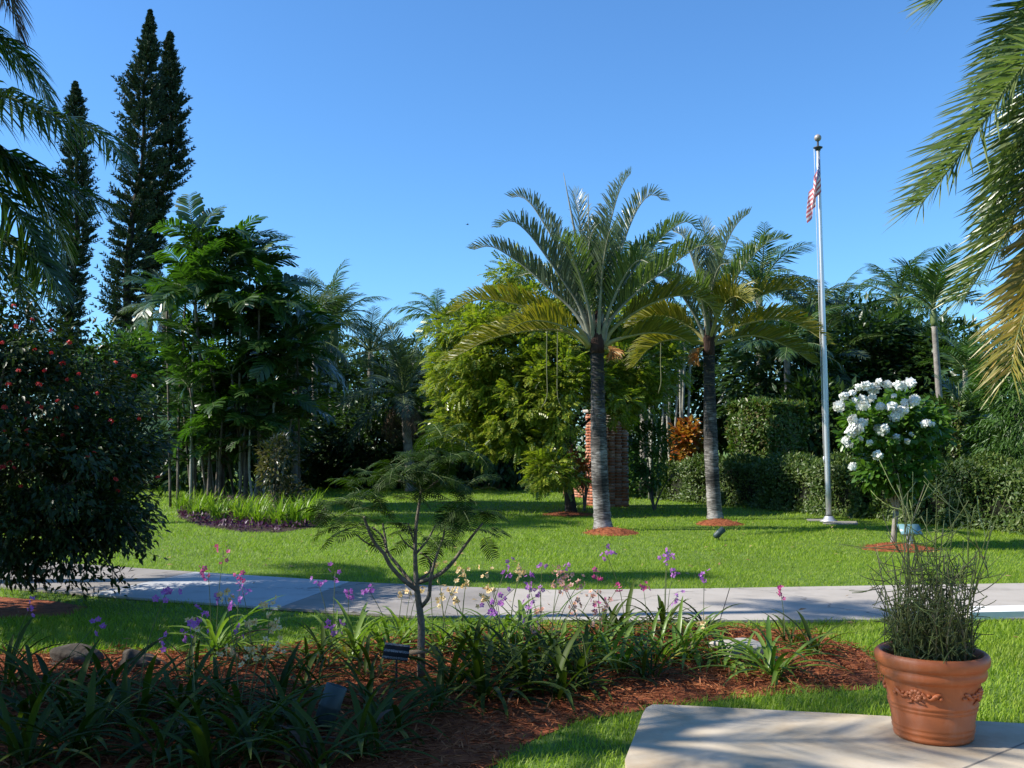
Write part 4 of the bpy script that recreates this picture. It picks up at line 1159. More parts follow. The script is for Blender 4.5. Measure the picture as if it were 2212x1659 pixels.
# ================================================================== RED-FLOWERED BUSH
rb = gp(-70, 1318)
g = np.random.default_rng(61)
t = thing('red_flowered_bush', 'large dark bush with scattered red flowers arching over the path at left', 'bush', rb)
cb = MB(); C = []
for (x, y), d, r, nc in (((60, 830), 10.2, (1.15, 1.2, .75), 62), ((-80, 760), 10.4, (1.1, 1.3, .8), 40), ((190, 900), 10.6, (.75, 1.0, .8), 46), ((90, 1010), 9.9, (1.1, 1.2, .75), 66),
                       ((240, 1020), 10.6, (.6, .8, .65), 30), ((-60, 1010), 10.2, (1.0, 1.2, .9), 44), ((120, 1130), 9.9, (.9, .9, .38), 34), ((240, 1120), 10.2, (.42, .5, .3), 16), ((20, 1160), 9.8, (.7, .6, .35), 22),
                       ((20, 720), 10.3, (.6, .8, .45), 22), ((290, 950), 10.8, (.25, .6, .5), 10)):
    C.append(clump_cloud(cb, LEAF, pd(x, y, d) - rb, r, nc, 88, .26, .085, lo=.3, hang=.45, g=g))
C = np.vstack(C)
for px_ in ([(60, 1160), (110, 1200), (150, 1240), (170, 1270)], [(200, 1150), (225, 1200), (250, 1240), (265, 1262)], [(20, 1180), (30, 1215), (35, 1245)], [(270, 1120), (300, 1165), (315, 1200)], [(90, 1180), (70, 1220), (85, 1262)], [(150, 1160), (190, 1215), (205, 1255)]):
    Q = catmull([pd(x, y, 9.75) - rb for x, y in px_], 16)
    mb = MB(); mb.add(*tube(Q, [.012, .008, .004], 5)); mb.build('branch', 'bark', t)
    n = 130
    i = g.integers(0, 16, n)
    P = Q[i] + g.normal(size=(n, 3)) * np.array((.07, .09, .045))
    scatter(cb, LEAF, P, rdir(n, g) + np.array((.2, 0, -.5)), rdir(n, g) * .6 + np.array((0, 0, 1)), .085 * g.uniform(.6, 1.2, n))
cb.build('crown', 'bush', t, kind='stuff')
fork = np.array((0, 0, .5))
mb = MB(); mb.add(*tube(catmull([np.zeros(3), fork * .5, fork], 6), [.10, .08, .07], 8)); mb.build('trunk', 'bark', t, True)
limbs(t, fork, C[g.permutation(len(C))[:14]], .03, 'bark')
# red flower heads
def flower_mesh(name, mat, np_=5, r=.03, eye=None, cup=.3):
    mb = MB()
    for k in range(np_):
        a = k * 2 * PI / np_
        d = np.array((math.cos(a), math.sin(a), 0)); w = np.array((-math.sin(a), math.cos(a), 0))
        V = [d * r * .05, d * r * .55 + w * r * .36 + (0, 0, cup * r * .4), d * r + (0, 0, cup * r), d * r * .55 - w * r * .36 + (0, 0, cup * r * .4)]
        mb.add(V, np.array([(0, 3, 2), (0, 2, 1)]), 0)
    if eye:
        mb.add(*blob((0, 0, r * .12), (r * .2, r * .2, r * .2), 6, 4, 0), 1)
    return mb.mesh(name, [mat] + ([eye] if eye else []))
def flower_cluster(name, mat, n, r, fr_, seed):
    g = np.random.default_rng(seed)
    mb = MB()
    D = nrm(rdir(n, g) + np.array((0, 0, .35)))
    sq = np.array((g.uniform(.9, 1.5), g.uniform(.8, 1.2), g.uniform(.45, .8)))
    for i in range(n):
        nx = D[i]; a = nrm(np.cross(nx, rdir(1, g)[0])); b = np.cross(nx, a)
        for k in range(5):
            th = k * 2 * PI / 5
            d = a * math.cos(th) + b * math.sin(th); w = -a * math.sin(th) + b * math.cos(th)
            c = nx * r * sq * g.uniform(.6, 1.15)
            mb.add([c, c + d * fr_ * .6 + w * fr_ * .4, c + d * fr_ + nx * fr_ * .15, c + d * fr_ * .6 - w * fr_ * .4], np.array([(0, 3, 2), (0, 2, 1)]))
    return mb.mesh(name, mat)
RF = [flower_cluster('flower', 'redflower', 6, .035, .03, s) for s in (1, 2, 3)]
for (x, y) in [(5, 740), (30, 660), (70, 690), (110, 762), (40, 800), (85, 830), (20, 830), (90, 880), (55, 905), (125, 865), (170, 808), (135, 785), (10, 880), (60, 930), (145, 820), (95, 800), (35, 705), (250, 782), (290, 812), (10, 930), (60, 960), (20, 1000), (45, 1050), (190, 985), (205, 975), (30, 1010), (250, 1035), (255, 1060), (135, 940), (165, 880), (210, 850), (5, 1010), (110, 715), (75, 755), (150, 740), (300, 905), (240, 910), (60, 870), (120, 905), (340, 1030)]:
    link('flower', RF[random.randrange(3)], t, pd(x, y, 9.1 + .0025 * x + random.uniform(-.1, .2)) - rb, None, (random.uniform(-.5, .5), random.uniform(-.5, .5), random.uniform(0, 6)), random.uniform(.4, .68))

# ================================================================== WHITE-FLOWERED TREE
wb = gp(1930, 1181)
g = np.random.default_rng(62)
wd = wb[1]
t = thing('white_flowered_tree', 'small tree covered in white flower clusters on a mulch ring', 'tree', wb)
fk = pd(1936, 1105, wd) - wb
mb = MB(); mb.add(*tube(catmull([np.zeros(3), pd(1932, 1140, wd) - wb, fk], 8), [.055, .042, .045], 8)); mb.build('trunk', 'bark_pale', t, True)
cb = MB(); C = []
for (x, y), dz, r, nc in (((1905, 930), 0, (.62, .65, .42), 60), ((1960, 910), .1, (.62, .65, .45), 60), ((1930, 1010), 0, (.55, .6, .42), 46), ((1960, 1050), .05, (.32, .36, .2), 16), ((1890, 1030), -.1, (.2, .25, .26), 10), ((1870, 920), 0, (.36, .4, .36), 18), ((2010, 960), .1, (.28, .4, .32), 14)):
    C.append(clump_cloud(cb, ROUND, pd(x, y, wd + dz) - wb, r, nc, 24, .14, .125, lo=.4, hang=.35, g=g))
C = np.vstack(C)
cb.build('crown', 'whiteleaf', t, kind='stuff')
limbs(t, fk, C[g.permutation(len(C))[:12]], .028, 'bark_pale')
WF = [flower_cluster('flower_cluster', 'whiteflower', n, .055, .052, s) for n, s in ((16, 4), (22, 5), (18, 6))]
def reg8(x, y):
    return (2600 + x / 2.553) / 1.4756, (1150 + y / 2.553) / 1.4756
for (x, y, s) in [(190, 365, 1.2), (228, 290, 1.1), (300, 262, 1), (350, 215, 1.1), (420, 210, 1.2), (385, 305, .9), (320, 320, .8), (455, 305, 1.1), (510, 180, 1.1), (580, 190, 1.2), (480, 240, 1), (690, 205, 1.2), (775, 180, 1.2), (635, 285, .6), (380, 365, 1.2), (530, 370, 1.1), (625, 370, 1.2), (735, 345, 1), (805, 320, 1.3), (690, 410, 1.4), (650, 450, 1.3), (300, 470, 1.2), (370, 505, 1.5), (330, 550, 1.5), (290, 580, 1.2), (540, 565, 1.4), (505, 545, 1), (890, 510, 1.2), (940, 515, .7), (240, 650, 1.2), (275, 685, .9), (365, 632, .6), (445, 665, .9), (645, 640, 1.1), (745, 655, .7), (780, 598, .5), (505, 772, 1.2), (300, 860, .9), (565, 550, 1.1)]:
    a_, b_ = reg8(x, y)
    link('flower_cluster', WF[random.randrange(3)], t, pd(a_, b_, wd - .62 + random.uniform(-.06, .1)) - wb, None, (random.uniform(-.6, .6), random.uniform(-.6, .6), random.uniform(0, 6)), s * random.uniform(.8, 1.1))

# plaque beside it
qb = gp(1966, 1186)
t = thing('plaque_sign', 'low interpretive plaque with slanted panel in painted sky-reflection teal on a white post beside the white-flowered tree', 'sign', qb)
mb = MB(); mb.add(*box((0, 0, .13), (.07, .07, .26))); mb.build('post', 'post_white', t)
mb = MB(); V, Fq = box((0, 0, 0), (.33, .22, .02)); R = Matrix.Rotation(math.radians(38), 3, 'X')
mb.add(np.array([R @ Vector(p) for p in V]) + np.array((0, -.01, .30)), Fq); mb.build('panel', 'panel', t)

# ================================================================== HEDGES
def leafy_box(t, L, Wd, H, n, size, mat, seed, tpl=LEAF, bulge=.06, core=True):
    g = np.random.default_rng(seed)
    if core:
        mb = MB(); mb.add(*box((0, 0, H / 2 - .02), (L - .5, Wd - .5, H - .36))); mb.build('light_block_core', 'core', t)  # dark solid box added inside the foliage to block light
    n = int(n * 2.2)
    areas = np.array([L * H, L * H, Wd * H, Wd * H, L * Wd])
    f = g.choice(5, n, p=areas / areas.sum())
    a = g.uniform(-.5, .5, n); b = g.uniform(-.5, .5, n)
    P = np.zeros((n, 3)); Nn = np.zeros((n, 3))
    for k, nv_ in enumerate(((0, -1, 0), (0, 1, 0), (-1, 0, 0), (1, 0, 0), (0, 0, 1))):
        m = f == k
        Nn[m] = nv_
        if k < 2: P[m] = np.stack([a[m] * L, np.full(m.sum(), nv_[1] * Wd / 2), (b[m] + .5) * H], 1)
        elif k < 4: P[m] = np.stack([np.full(m.sum(), nv_[0] * L / 2), a[m] * Wd, (b[m] + .5) * H], 1)
        else: P[m] = np.stack([a[m] * L, b[m] * Wd, np.full(m.sum(), H)], 1)
    bl = bulge * (np.sin(P[:, 0] * 4 + seed) + np.sin(P[:, 1] * 5 + 1) + np.sin(P[:, 2] * 6 + 2)) + g.normal(size=n) * .03 - g.uniform(0, .12, n)
    P = P + Nn * bl[:, None]
    D = nrm(Nn * .3 + rdir(n, g) + np.array((0, 0, .15)))
    U = nrm(Nn * 1.4 + rdir(n, g) * .6 + np.array((0, 0, .4)))
    mb = MB(); scatter(mb, tpl, P, D, U, size * g.uniform(.6, 1.3, n))
    mb.build('foliage', mat, t, kind='stuff')
h1 = pd(1658, HOR, 27.2); h1[2] = 0
t = thing('tall_hedge', 'tall clipped hedge block right of the smaller triangle palm, left face sunlit', 'hedge', h1, rz=math.radians(38))
leafy_box(t, 1.6, 1.5, 2.75, 9000, .125, 'hedge_box', 91)
h2 = pd(2052, HOR, 21.5); h2[2] = 0
t = thing('tall_hedge', 'tall clipped hedge block behind the slim palm trunk at right', 'hedge', h2, rz=math.radians(38))
leafy_box(t, 1.1, 1.1, 2.5, 7500, .11, 'hedge_box', 92)
def hedge_seg(label, pa, pb, H, Wd, n, seed):
    A_ = np.asarray(pa); B_ = np.asarray(pb)
    c = (A_ + B_) / 2; d = B_ - A_
    t = thing('low_hedge', label, 'hedge', c, 'low hedge around the lawn', math.atan2(d[1], d[0]))
    leafy_box(t, np.linalg.norm(d) + .1, Wd, H, n, .095, 'hedge', seed, bulge=.09)
ha, hb, hc, hd_ = gp(1440, 1083), gp(1665, 1103), gp(1875, 1125), gp(2330, 1172)
off = np.array((.35, .55, 0))
hedge_seg('shaded low hedge stretch behind the smaller triangle palm', ha + off, hb + off, 1.12, 1.1, 9000, 93)
hedge_seg('low hedge stretch behind the flagpole base', hb + off, hc + off, 1.17, 1.1, 9000, 94)
hedge_seg('low hedge stretch at right behind the white-flowered tree and plaque', hc + off + np.array((.3, .1, 0)), hd_ + off + np.array((.2, .2, 0)), 1.22, 1.2, 13000, 95)

# ================================================================== SHRUBS
def shrub(name, label, c, r, n, size, mat, seed, per=26, cr=.2, tpl=LEAF, lo=.5, hang=.2, cat='shrub', group=None, stems=5):
    base = np.array((c[0], c[1], 0.0))
    t = thing(name, label, cat, base, group)
    g = np.random.default_rng(seed)
    mb = MB(); C = clump_cloud(mb, tpl, np.array((0, 0, c[2])), r, n, per, cr, size, lo, hang, 0, g)
    mb.build('foliage', mat, t, kind='stuff')
    if stems:
        limbs(t, np.zeros(3), C[g.permutation(len(C))[:stems]], .03, 'bark', name='stem')
    return t
shrub('round_shrub', 'dark rounded shrub with bare stems right of the brick pillar', pd(1412, 985, 24.2), (.58, .6, .95), 90, .12, 'backtree_l', 101)
shrub('croton_shrub', 'orange and yellow croton left of the smaller palm trunk', pd(1488, 958, 28.4), (.42, .4, .62), 50, .18, 'croton', 102, tpl=ROUND)
shrub('cordyline_shrub', 'red and orange cordyline at the foot of the yellow-green tree', pd(1222, 1005, 24.0), (.42, .4, .34), 24, .22, 'redcord', 103, per=16, tpl=NARROW)
shrub('cordyline_shrub', 'orange leafy plant against the left side of the brick pillar', pd(1262, 1022, 23.9), (.2, .3, .3), 14, .2, 'croton', 104, per=16, tpl=NARROW)
shrub('bronze_shrub', 'upright bronze-leaved shrub in the island bed', pd(600, 1000, 21.3), (.36, .36, .52), 34, .13, 'bronze', 105)
shrub('bronze_shrub', 'short bronze-leaved shrub low behind the strap-leaved plants', pd(625, 1075, 21.6), (.3, .36, .35), 26, .12, 'bronze', 106)

# background masses
BG = [  # label, px, py(centre), depth, radii, n, material
    ('dark tree mass behind the clump palm on the left', 560, 880, 34, (2.6, 2, 2.2), 110, 'backtree'),
    ('dark low tree left of the clump palm', 300, 930, 36, (2.2, 2, 1.8), 90, 'backtree'),
    ('light green shrubby tree below the leftmost pine', 270, 800, 34, (1.4, 1.4, 1.3), 60, 'backtree_l'),
    ('dense dark tree filling the far left corner', 120, 900, 40, (3.6, 2, 2.6), 120, 'backtree'),
    ('dark shrub between clump palm and royal palm trunk', 700, 970, 38, (2.2, 2, 1.6), 90, 'backtree'),
    ('dark rounded tree behind the coconut palm trunk', 800, 960, 36.5, (2.0, 1.6, 1.9), 90, 'backtree'),
    ('dark shrub right of the coconut palm trunk', 930, 960, 38, (1.8, 1.6, 1.9), 80, 'backtree'),
    ('tall distant tree behind the coconut palm', 820, 830, 52, (4.2, 2, 2.6), 110, 'backtree'),
    ('dark tree behind the yellow-green tree', 1080, 930, 36, (3.0, 2, 2.4), 110, 'backtree'),
    ('dark tree behind the brick pillar', 1330, 900, 34, (2.4, 2, 2.6), 100, 'backtree'),
    ('dark tree behind the pale canes', 1450, 860, 37, (2.4, 1.6, 3.4), 110, 'backtree'),
    ('dark tree behind the smaller triangle palm', 1600, 820, 37, (2.6, 2, 2.8), 120, 'backtree'),
    ('dark tree behind the tall hedge block', 1690, 820, 32, (2.0, 1.6, 2.2), 100, 'backtree'),
    ('dark tree between flagpole and white-flowered tree', 1850, 800, 34, (2.0, 1.6, 2.2), 100, 'backtree'),
    ('dark tree left of the slim palm trunk', 1950, 800, 35, (1.8, 1.6, 2.4), 95, 'backtree'),
    ('dark tree behind the small palm at right', 2060, 820, 33, (1.9, 1.6, 2.0), 90, 'backtree'),
    ('tall dark tree with uneven crown below the royal palm', 1960, 740, 44, (2.6, 2, 1.6), 70, 'backtree'),
    ('dark tree beyond the far right edge', 2330, 850, 30, (3, 2, 3), 110, 'backtree'),
    ('dark filler tree behind low hedge at far right', 2180, 900, 31, (2.4, 1.8, 2.2), 90, 'backtree'),
    ('dark tree mass low behind the clump palm stems', 470, 940, 31, (2.6, 1.4, 2.0), 110, 'backtree'),
    ('dark tree low beside the date palm trunk', 360, 920, 40, (2.4, 1.4, 2.4), 100, 'backtree'),
    ('dark tree behind the dark feather palm', 650, 860, 41, (2.4, 1.6, 2.6), 100, 'backtree'),
    ('dark tree behind the royal palm trunk', 735, 850, 46, (2.8, 1.6, 2.2), 110, 'backtree'),
    ('dark tree behind the coconut palm crown', 885, 850, 46, (2.6, 1.6, 2.4), 110, 'backtree'),
    ('dark tree low behind the flagpole', 1780, 925, 29, (1.6, 1.2, 1.4), 80, 'backtree'),
    ('dark tree beyond the far left edge', -150, 880, 34, (3.4, 2, 3.2), 110, 'backtree'),
]
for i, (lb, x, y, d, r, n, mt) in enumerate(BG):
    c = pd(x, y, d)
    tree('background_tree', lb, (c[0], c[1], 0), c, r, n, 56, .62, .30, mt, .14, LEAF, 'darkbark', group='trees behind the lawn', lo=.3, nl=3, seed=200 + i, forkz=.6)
# low dark edge planting that closes the far side of the lawn
EDGE = [(150, 1020, 34), (330, 1030, 37), (640, 1025, 36), (730, 1030, 39), (800, 1025, 38), (880, 1030, 40), (960, 1030, 40), (1040, 1030, 39), (1130, 1030, 37), (1390, 1040, 30)]
EL = ['far left, beside the red-flowered bush', 'left of the island bed', 'just behind the bronze shrub', 'below the royal palm trunk', 'left of the coconut palm trunk', 'right at the coconut palm foot', 'behind the sapling crown', 'left below the yellow-green tree', 'behind the yellow-green tree trunk', 'behind the round dark shrub']
for i, (x, y, d) in enumerate(EDGE):
    c = pd(x, y, d); c[2] = .55
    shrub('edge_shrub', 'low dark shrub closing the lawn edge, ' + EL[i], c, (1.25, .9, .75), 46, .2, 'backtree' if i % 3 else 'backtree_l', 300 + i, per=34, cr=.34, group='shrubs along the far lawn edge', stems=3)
# light green tree at right
c = pd(2215, 850, 19.5)
tree('light_green_tree', 'feathery light green tree at the right edge behind the hedge', (c[0], c[1], 0), c, (1.05, 1.2, 1.6), 150, 70, .3, .15, 'backtree_l', .1, NARROW, seed=260, lo=.3, hang=.4)
# root-flared log by the far lawn
c = gp(1085, 1042)
mb = MB(); mb.add(*tube(catmull([(-.7, 0, .03), (-.2, .05, .08), (.15, .1, .3), (.3, .12, 1.2)], 12), [.05, .10, .17, .13], 8))
tag(mb.build('flared_trunk', 'bark_pale', smooth=True, loc=c), 'pale flared trunk base with surface root at the far lawn edge', 'tree trunk')
# white house glimpsed far behind
c = pd(405, HOR, 70); c[2] = 0
t = thing('white_house', 'white house with pale roof glimpsed behind the clump palm', 'house', c)
mb = MB(); mb.add(*box((0, 0, 1.7), (6, 4, 3.4))); mb.build('wall', 'whitepaint', t)
mb = MB(); mb.add([(-3.4, -2.4, 3.4), (3.4, -2.4, 3.4), (3.4, 2.4, 3.4), (-3.4, 2.4, 3.4), (-3.4, 0, 4.9), (3.4, 0, 4.9)], [np.array([(0, 1, 5, 4), (2, 3, 4, 5)]), np.array([(0, 4, 3), (1, 2, 5)])]); mb.build('roof', 'roof', t)
for x in (-1.8, 1.6):
    mb = MB(); mb.add(*box((x, -2.02, 1.8), (1.1, .08, 1.2))); mb.build('window', 'dark_metal', t)

# ================================================================== ISLAND BED
def strap_clump(label, c, n, h, mat, seed):
    g = np.random.default_rng(seed)
    mb = MB()
    for k in range(n):
        a = g.uniform(0, 2 * PI); e = g.uniform(.75, 1.5)
        P = arch(h * g.uniform(.7, 1.2), e, g.uniform(.6, 1.9), n=6)
        ca, sa = math.cos(a), math.sin(a)
        P = np.stack([P[:, 0] * ca, P[:, 0] * sa, P[:, 2]], 1) + np.array((g.normal() * .07, g.normal() * .07, 0))
        W = np.array((-sa, ca, 0)) * .5
        w = np.array([.7, 1, 1, .8, .5, .05])[:, None] * .024
        V = np.stack([P - W * w, P + W * w], 1).reshape(-1, 3)
        i = np.arange(5)[:, None] * 2
        mb.add(V, np.hstack([i, i + 1, i + 3, i + 2]))
    t = thing('strap_plant', label, 'plant', c, 'strap-leaved plants in the island bed')
    mb.build('leaves', mat, t, kind='stuff')
sp = [(398, 1103), (425, 1118), (455, 1108), (470, 1126), (500, 1112), (520, 1130), (545, 1115), (560, 1134), (620, 1126), (600, 1138), (645, 1120), (665, 1132), (680, 1108), (440, 1098), (575, 1108), (640, 1138)]
order = sorted(range(len(sp)), key=lambda i: sp[i][0])
ORD = ['first', 'second', 'third', 'fourth', 'fifth', 'sixth', 'seventh', 'eighth', 'ninth', 'tenth', 'eleventh', 'twelfth', 'thirteenth', 'fourteenth', 'fifteenth', 'sixteenth', 'seventeenth', 'eighteenth', 'nineteenth', 'twentieth']
for q, i in enumerate(order):
    strap_clump('%s strap-leaved green plant from the left in the island bed' % ORD[q], gp(*sp[i]), 80, .62 if sp[i][0] < 590 else .7, 'strap', 400 + i)
# purple ground cover round the rim of the island
gi = np.random.default_rng(9)
n = 9000
lo, hi = ISLAND.min(0), ISLAND.max(0)
P = np.stack([gi.uniform(lo[0], hi[0], n), gi.uniform(lo[1], hi[1], n), gi.uniform(.02, .13, n)], 1)
P = P[inpoly(P, ISLAND)]
n = len(P)
mb = MB(); scatter(mb, LEAF, P, rdir(n, gi) + np.array((0, 0, .3)), rdir(n, gi) * .5 + np.array((0, 0, 1)), gi.uniform(.06, .12, n))
o = mb.build('ground_cover', 'purple_ground', kind='stuff'); tag(o, 'dark purple ground cover edging the island bed', 'ground cover')

# ================================================================== POT AND TWIGGY PLANT
pc = gp(2016, 1590, .047)
t = thing('terracotta_pot', 'large terracotta pot with rolled rim and relief garland on the patio', 'pot', pc)
sc = .285 / .36
Rp = [(0, .0), (.235, 0), (.25, .012), (.255, .03), (.248, .045), (.258, .055), (.262, .07), (.257, .08), (.262, .088), (.265, .1), (.26, .112), (.275, .19), (.272, .196), (.282, .205), (.283, .215), (.278, .225), (.288, .232), (.289, .245), (.284, .255), (.305, .385), (.31, .40), (.335, .41), (.345, .43), (.345, .455), (.335, .475), (.345, .48), (.362, .50), (.368, .53), (.362, .555), (.345, .57), (.325, .565), (.31, .54), (.30, .50), (.29, .40)]
mb = MB(); mb.add(*lathe([(r * sc, z * sc) for r, z in Rp], 64)); mb.build('vessel', 'terracotta', t, True)
mb = MB(); mb.add(*lathe([(0, .50 * sc), (.15, .505 * sc), (.303 * sc, .495 * sc)], 32)); mb.build('soil', 'potsoil', t, True)
def orn(mb, th0):
    """relief garland: rosette in the middle, swags and ribbon tails to both sides"""
    def on(th, z, lift=.004):
        r = np.interp(z, [.255, .385], [.284, .305]) * sc + lift
        return np.array((r * math.cos(th), r * math.sin(th), z * sc))
    for k in range(9):
        a = k * 2 * PI / 9
        mb.add(*blob(on(th0 + .10 * math.cos(a), .325 + .028 * math.sin(a)), (.014, .014, .011), 8, 5, .1, k))
    for k in range(5):
        a = k * 2 * PI / 5
        mb.add(*blob(on(th0 + .045 * math.cos(a), .325 + .012 * math.sin(a)), (.010, .010, .009), 8, 5, .1, k))
    for sg in (-1, 1):
        Pp = [on(th0 + sg * s, .325 + .018 * math.sin(s * 16)) for s in np.linspace(.13, .52, 18)]
        mb.add(*tube(Pp, [.010, .008, .012, .006], 6))
        for k, s in enumerate((.2, .28, .36, .44, .52)):
            mb.add(*blob(on(th0 + sg * s, .315 + .016 * (k % 2)), (.013, .013, .009), 8, 5, .1, k))
        Pp = [on(th0 + sg * (.08 + s * .12), .285 - .018 * s) for s in np.linspace(0, 1, 8)]
        mb.add(*tube(Pp, [.008, .004], 5))
for k in range(4):
    mb = MB(); orn(mb, -PI / 2 - .74 + k * PI / 2); mb.build('relief_garland', 'terracotta', t, True)

tp = thing('twiggy_plant', 'sparse twiggy pencil-stemmed plant growing in the terracotta pot', 'plant', pc + np.array((0, 0, .395)))
g = np.random.default_rng(77)
def wander(p, d, L, n, up=.06, wob=.085):
    P = [np.array(p, float)]; d = np.array(d, float)
    for k in range(n):
        d = nrm(d + g.normal(size=3) * wob + np.array((0, 0, up)))
        P.append(P[-1] + d * L / n)
    return np.array(P)
for k in range(125):
    a = g.uniform(0, 2 * PI); r = .20 * math.sqrt(g.uniform(0, 1))
    b = np.array((r * math.cos(a), r * math.sin(a), .0))
    tall = k < 16
    L = g.uniform(.66, 1.05) if tall else g.uniform(.18, .62)
    d = nrm(np.array((b[0] * .25, b[1] * .25, .75)) + g.normal(size=3) * .06)
    P = wander(b, d, L, 8)
    mb = MB(); mb.add(*tube(catmull(P, 12), [.0036, .003, .0022], 5), 0)
    for q in range(g.integers(3, 8)):
        i = g.integers(2, 8)
        dd = nrm(P[i] - P[i - 1] + rdir(1, g)[0] * .38)
        Q = wander(P[i], dd, L * g.uniform(.15, .4), 4)
        lit = tall and i > 4
        mb.add(*tube(catmull(Q, 7), [.0028, .0024, .002], 4), 1 if lit else 0)
        if g.random() < .5:
            Q2 = wander(Q[2], nrm(Q[3] - Q[2] + rdir(1, g)[0] * .4), L * .15, 3)
            mb.add(*tube(Q2, [.003, .002], 4), 1 if lit else 0)
    mb.build('stem', ['twig', 'twig_lit'], tp)
n = 2600   # fine dry twiglets near the soil
P = np.stack([g.normal(size=n) * .12, g.normal(size=n) * .12, np.abs(g.normal(size=n)) * .13], 1)
P = P[np.hypot(P[:, 0], P[:, 1]) < .215]; n = len(P)
mb = MB(); scatter(mb, (NARROW[0] * np.array((1, .45, 1)), NARROW[1]), P, rdir(n, g) + np.array((0, 0, .8)), rdir(n, g), g.uniform(.04, .09, n))
mb.build('fine_twigs', 'twig', tp, kind='stuff')

# ================================================================== SAPLING
sb = gp(909, 1468)
sd = sb[1]
st = thing('sapling', 'slender young tree with feathery leaves rising from the orchid bed', 'sapling', sb)
def reg6(pts):
    return [((900 + x / 1.843) / 1.4756, (1300 + y / 1.843) / 1.4756) for x, y in pts]
def sapline(pts, R, nm, dz=0.0, d0=0.0):
    m = len(pts)
    Q = [pd(x, y, sd + d0 + dz * i / (m - 1)) - sb for i, (x, y) in enumerate(reg6(pts))]
    C = catmull(Q, 18)
    mb = MB(); mb.add(*tube(C, R, 8)); mb.build(nm, 'sapbark', st, True)
    return C
sapline([(815, 1592), (815, 1400), (815, 1250), (790, 1060), (780, 860), (785, 700), (805, 560), (815, 470)], [.028, .026, .025, .021, .016, .013, .011, .008], 'trunk')
for pts, R, dz in (([(790, 1070), (700, 1000), (630, 920), (600, 860), (540, 790), (500, 700), (480, 640)], [.018, .014, .009], -.15),
                   ([(775, 1050), (690, 940), (620, 850), (590, 760), (530, 700)], [.014, .011, .006], .2),
                   ([(612, 850), (605, 770), (590, 680)], [.010, .006], .1), ([(560, 820), (490, 790), (430, 740)], [.007, .004], -.1),
                   ([(800, 1025), (900, 990), (980, 930), (1050, 840), (1110, 760), (1175, 680)], [.016, .012, .007], -.1),
                   ([(805, 1010), (870, 955), (858, 885), (812, 850)], [.010, .008, .006], .15),
                   ([(820, 1165), (860, 1110), (872, 1000), (902, 880), (945, 760), (955, 690)], [.016, .010, .006], -.2),
                   ([(780, 862), (850, 780), (900, 690)], [.010, .006], .15), ([(775, 790), (755, 730), (740, 680)], [.008, .005], -.15), ([(770, 830), (720, 790), (690, 745)], [.006, .004], -.1),
                   ([(812, 490), (880, 455), (960, 380), (1010, 300)], [.010, .007, .005], .1), ([(815, 480), (760, 440), (680, 430)], [.008, .005], -.1)):
    sapline(pts, R, 'branch', dz)
def feather(seed):
    g = np.random.default_rng(seed)
    P = arch(.26, .35, 1.1, n=12)
    mb = MB(); mb.add(*tube(P, [.0025, .002, .001], 4), 0)
    leaflets(mb, P, 15, .085, .0115, fwd=.35, side=.9, up=.05, droop=.2, s0=.15, jit=.05, g=g, prof=lambda s: np.interp(s, [0, .3, .8, 1], [.6, 1, .8, .3]))
    return mb.mesh('frond', ['stem_green', 'sapleaf'])
FE = [feather(s) for s in range(4)]
cl = [(485, 490, 7), (430, 590, 7), (340, 640, 6), (300, 560, 5), (480, 730, 4), (400, 700, 5), (640, 350, 7), (720, 400, 8), (820, 390, 10), (900, 420, 8), (960, 330, 8), (1000, 190, 7), (930, 150, 4), (1100, 470, 8), (1010, 560, 8), (1080, 600, 7), (1170, 600, 7), (750, 740, 3), (825, 775, 4), (930, 820, 4), (1080, 720, 3), (1180, 770, 2), (560, 420, 6), (250, 650, 4), (880, 300, 8), (780, 330, 6), (1060, 250, 6), (540, 560, 5), (700, 530, 3), (620, 690, 2)]
for (x, y, k) in cl:
    (a_, b_), = reg6([(x, y)])
    for i in range(k):
        p = pd(a_ + random.uniform(-14, 14), b_ + random.uniform(-9, 9), sd + random.uniform(-.3, .3)) - sb
        link('frond', FE[random.randrange(4)], st, p, None, (Matrix.Rotation(random.uniform(0, 6.28), 3, 'Z') @ Matrix.Rotation(random.uniform(-.4, .7), 3, 'Y') @ Matrix.Rotation(random.uniform(-.5, .5), 3, 'X')).to_euler(), random.uniform(.7, 1.15))
# wooden tag tied to the sapling
p = pd(905, 1408, sd - .06)
mb = MB(); mb.add(*box((0, 0, 0), (.13, .012, .03))); o = mb.build('wooden_tag', 'tagwood', loc=p); o.rotation_euler = (0, -.12, 0)
tag(o, 'small tan wooden tag fixed to the sapling trunk', 'tag')

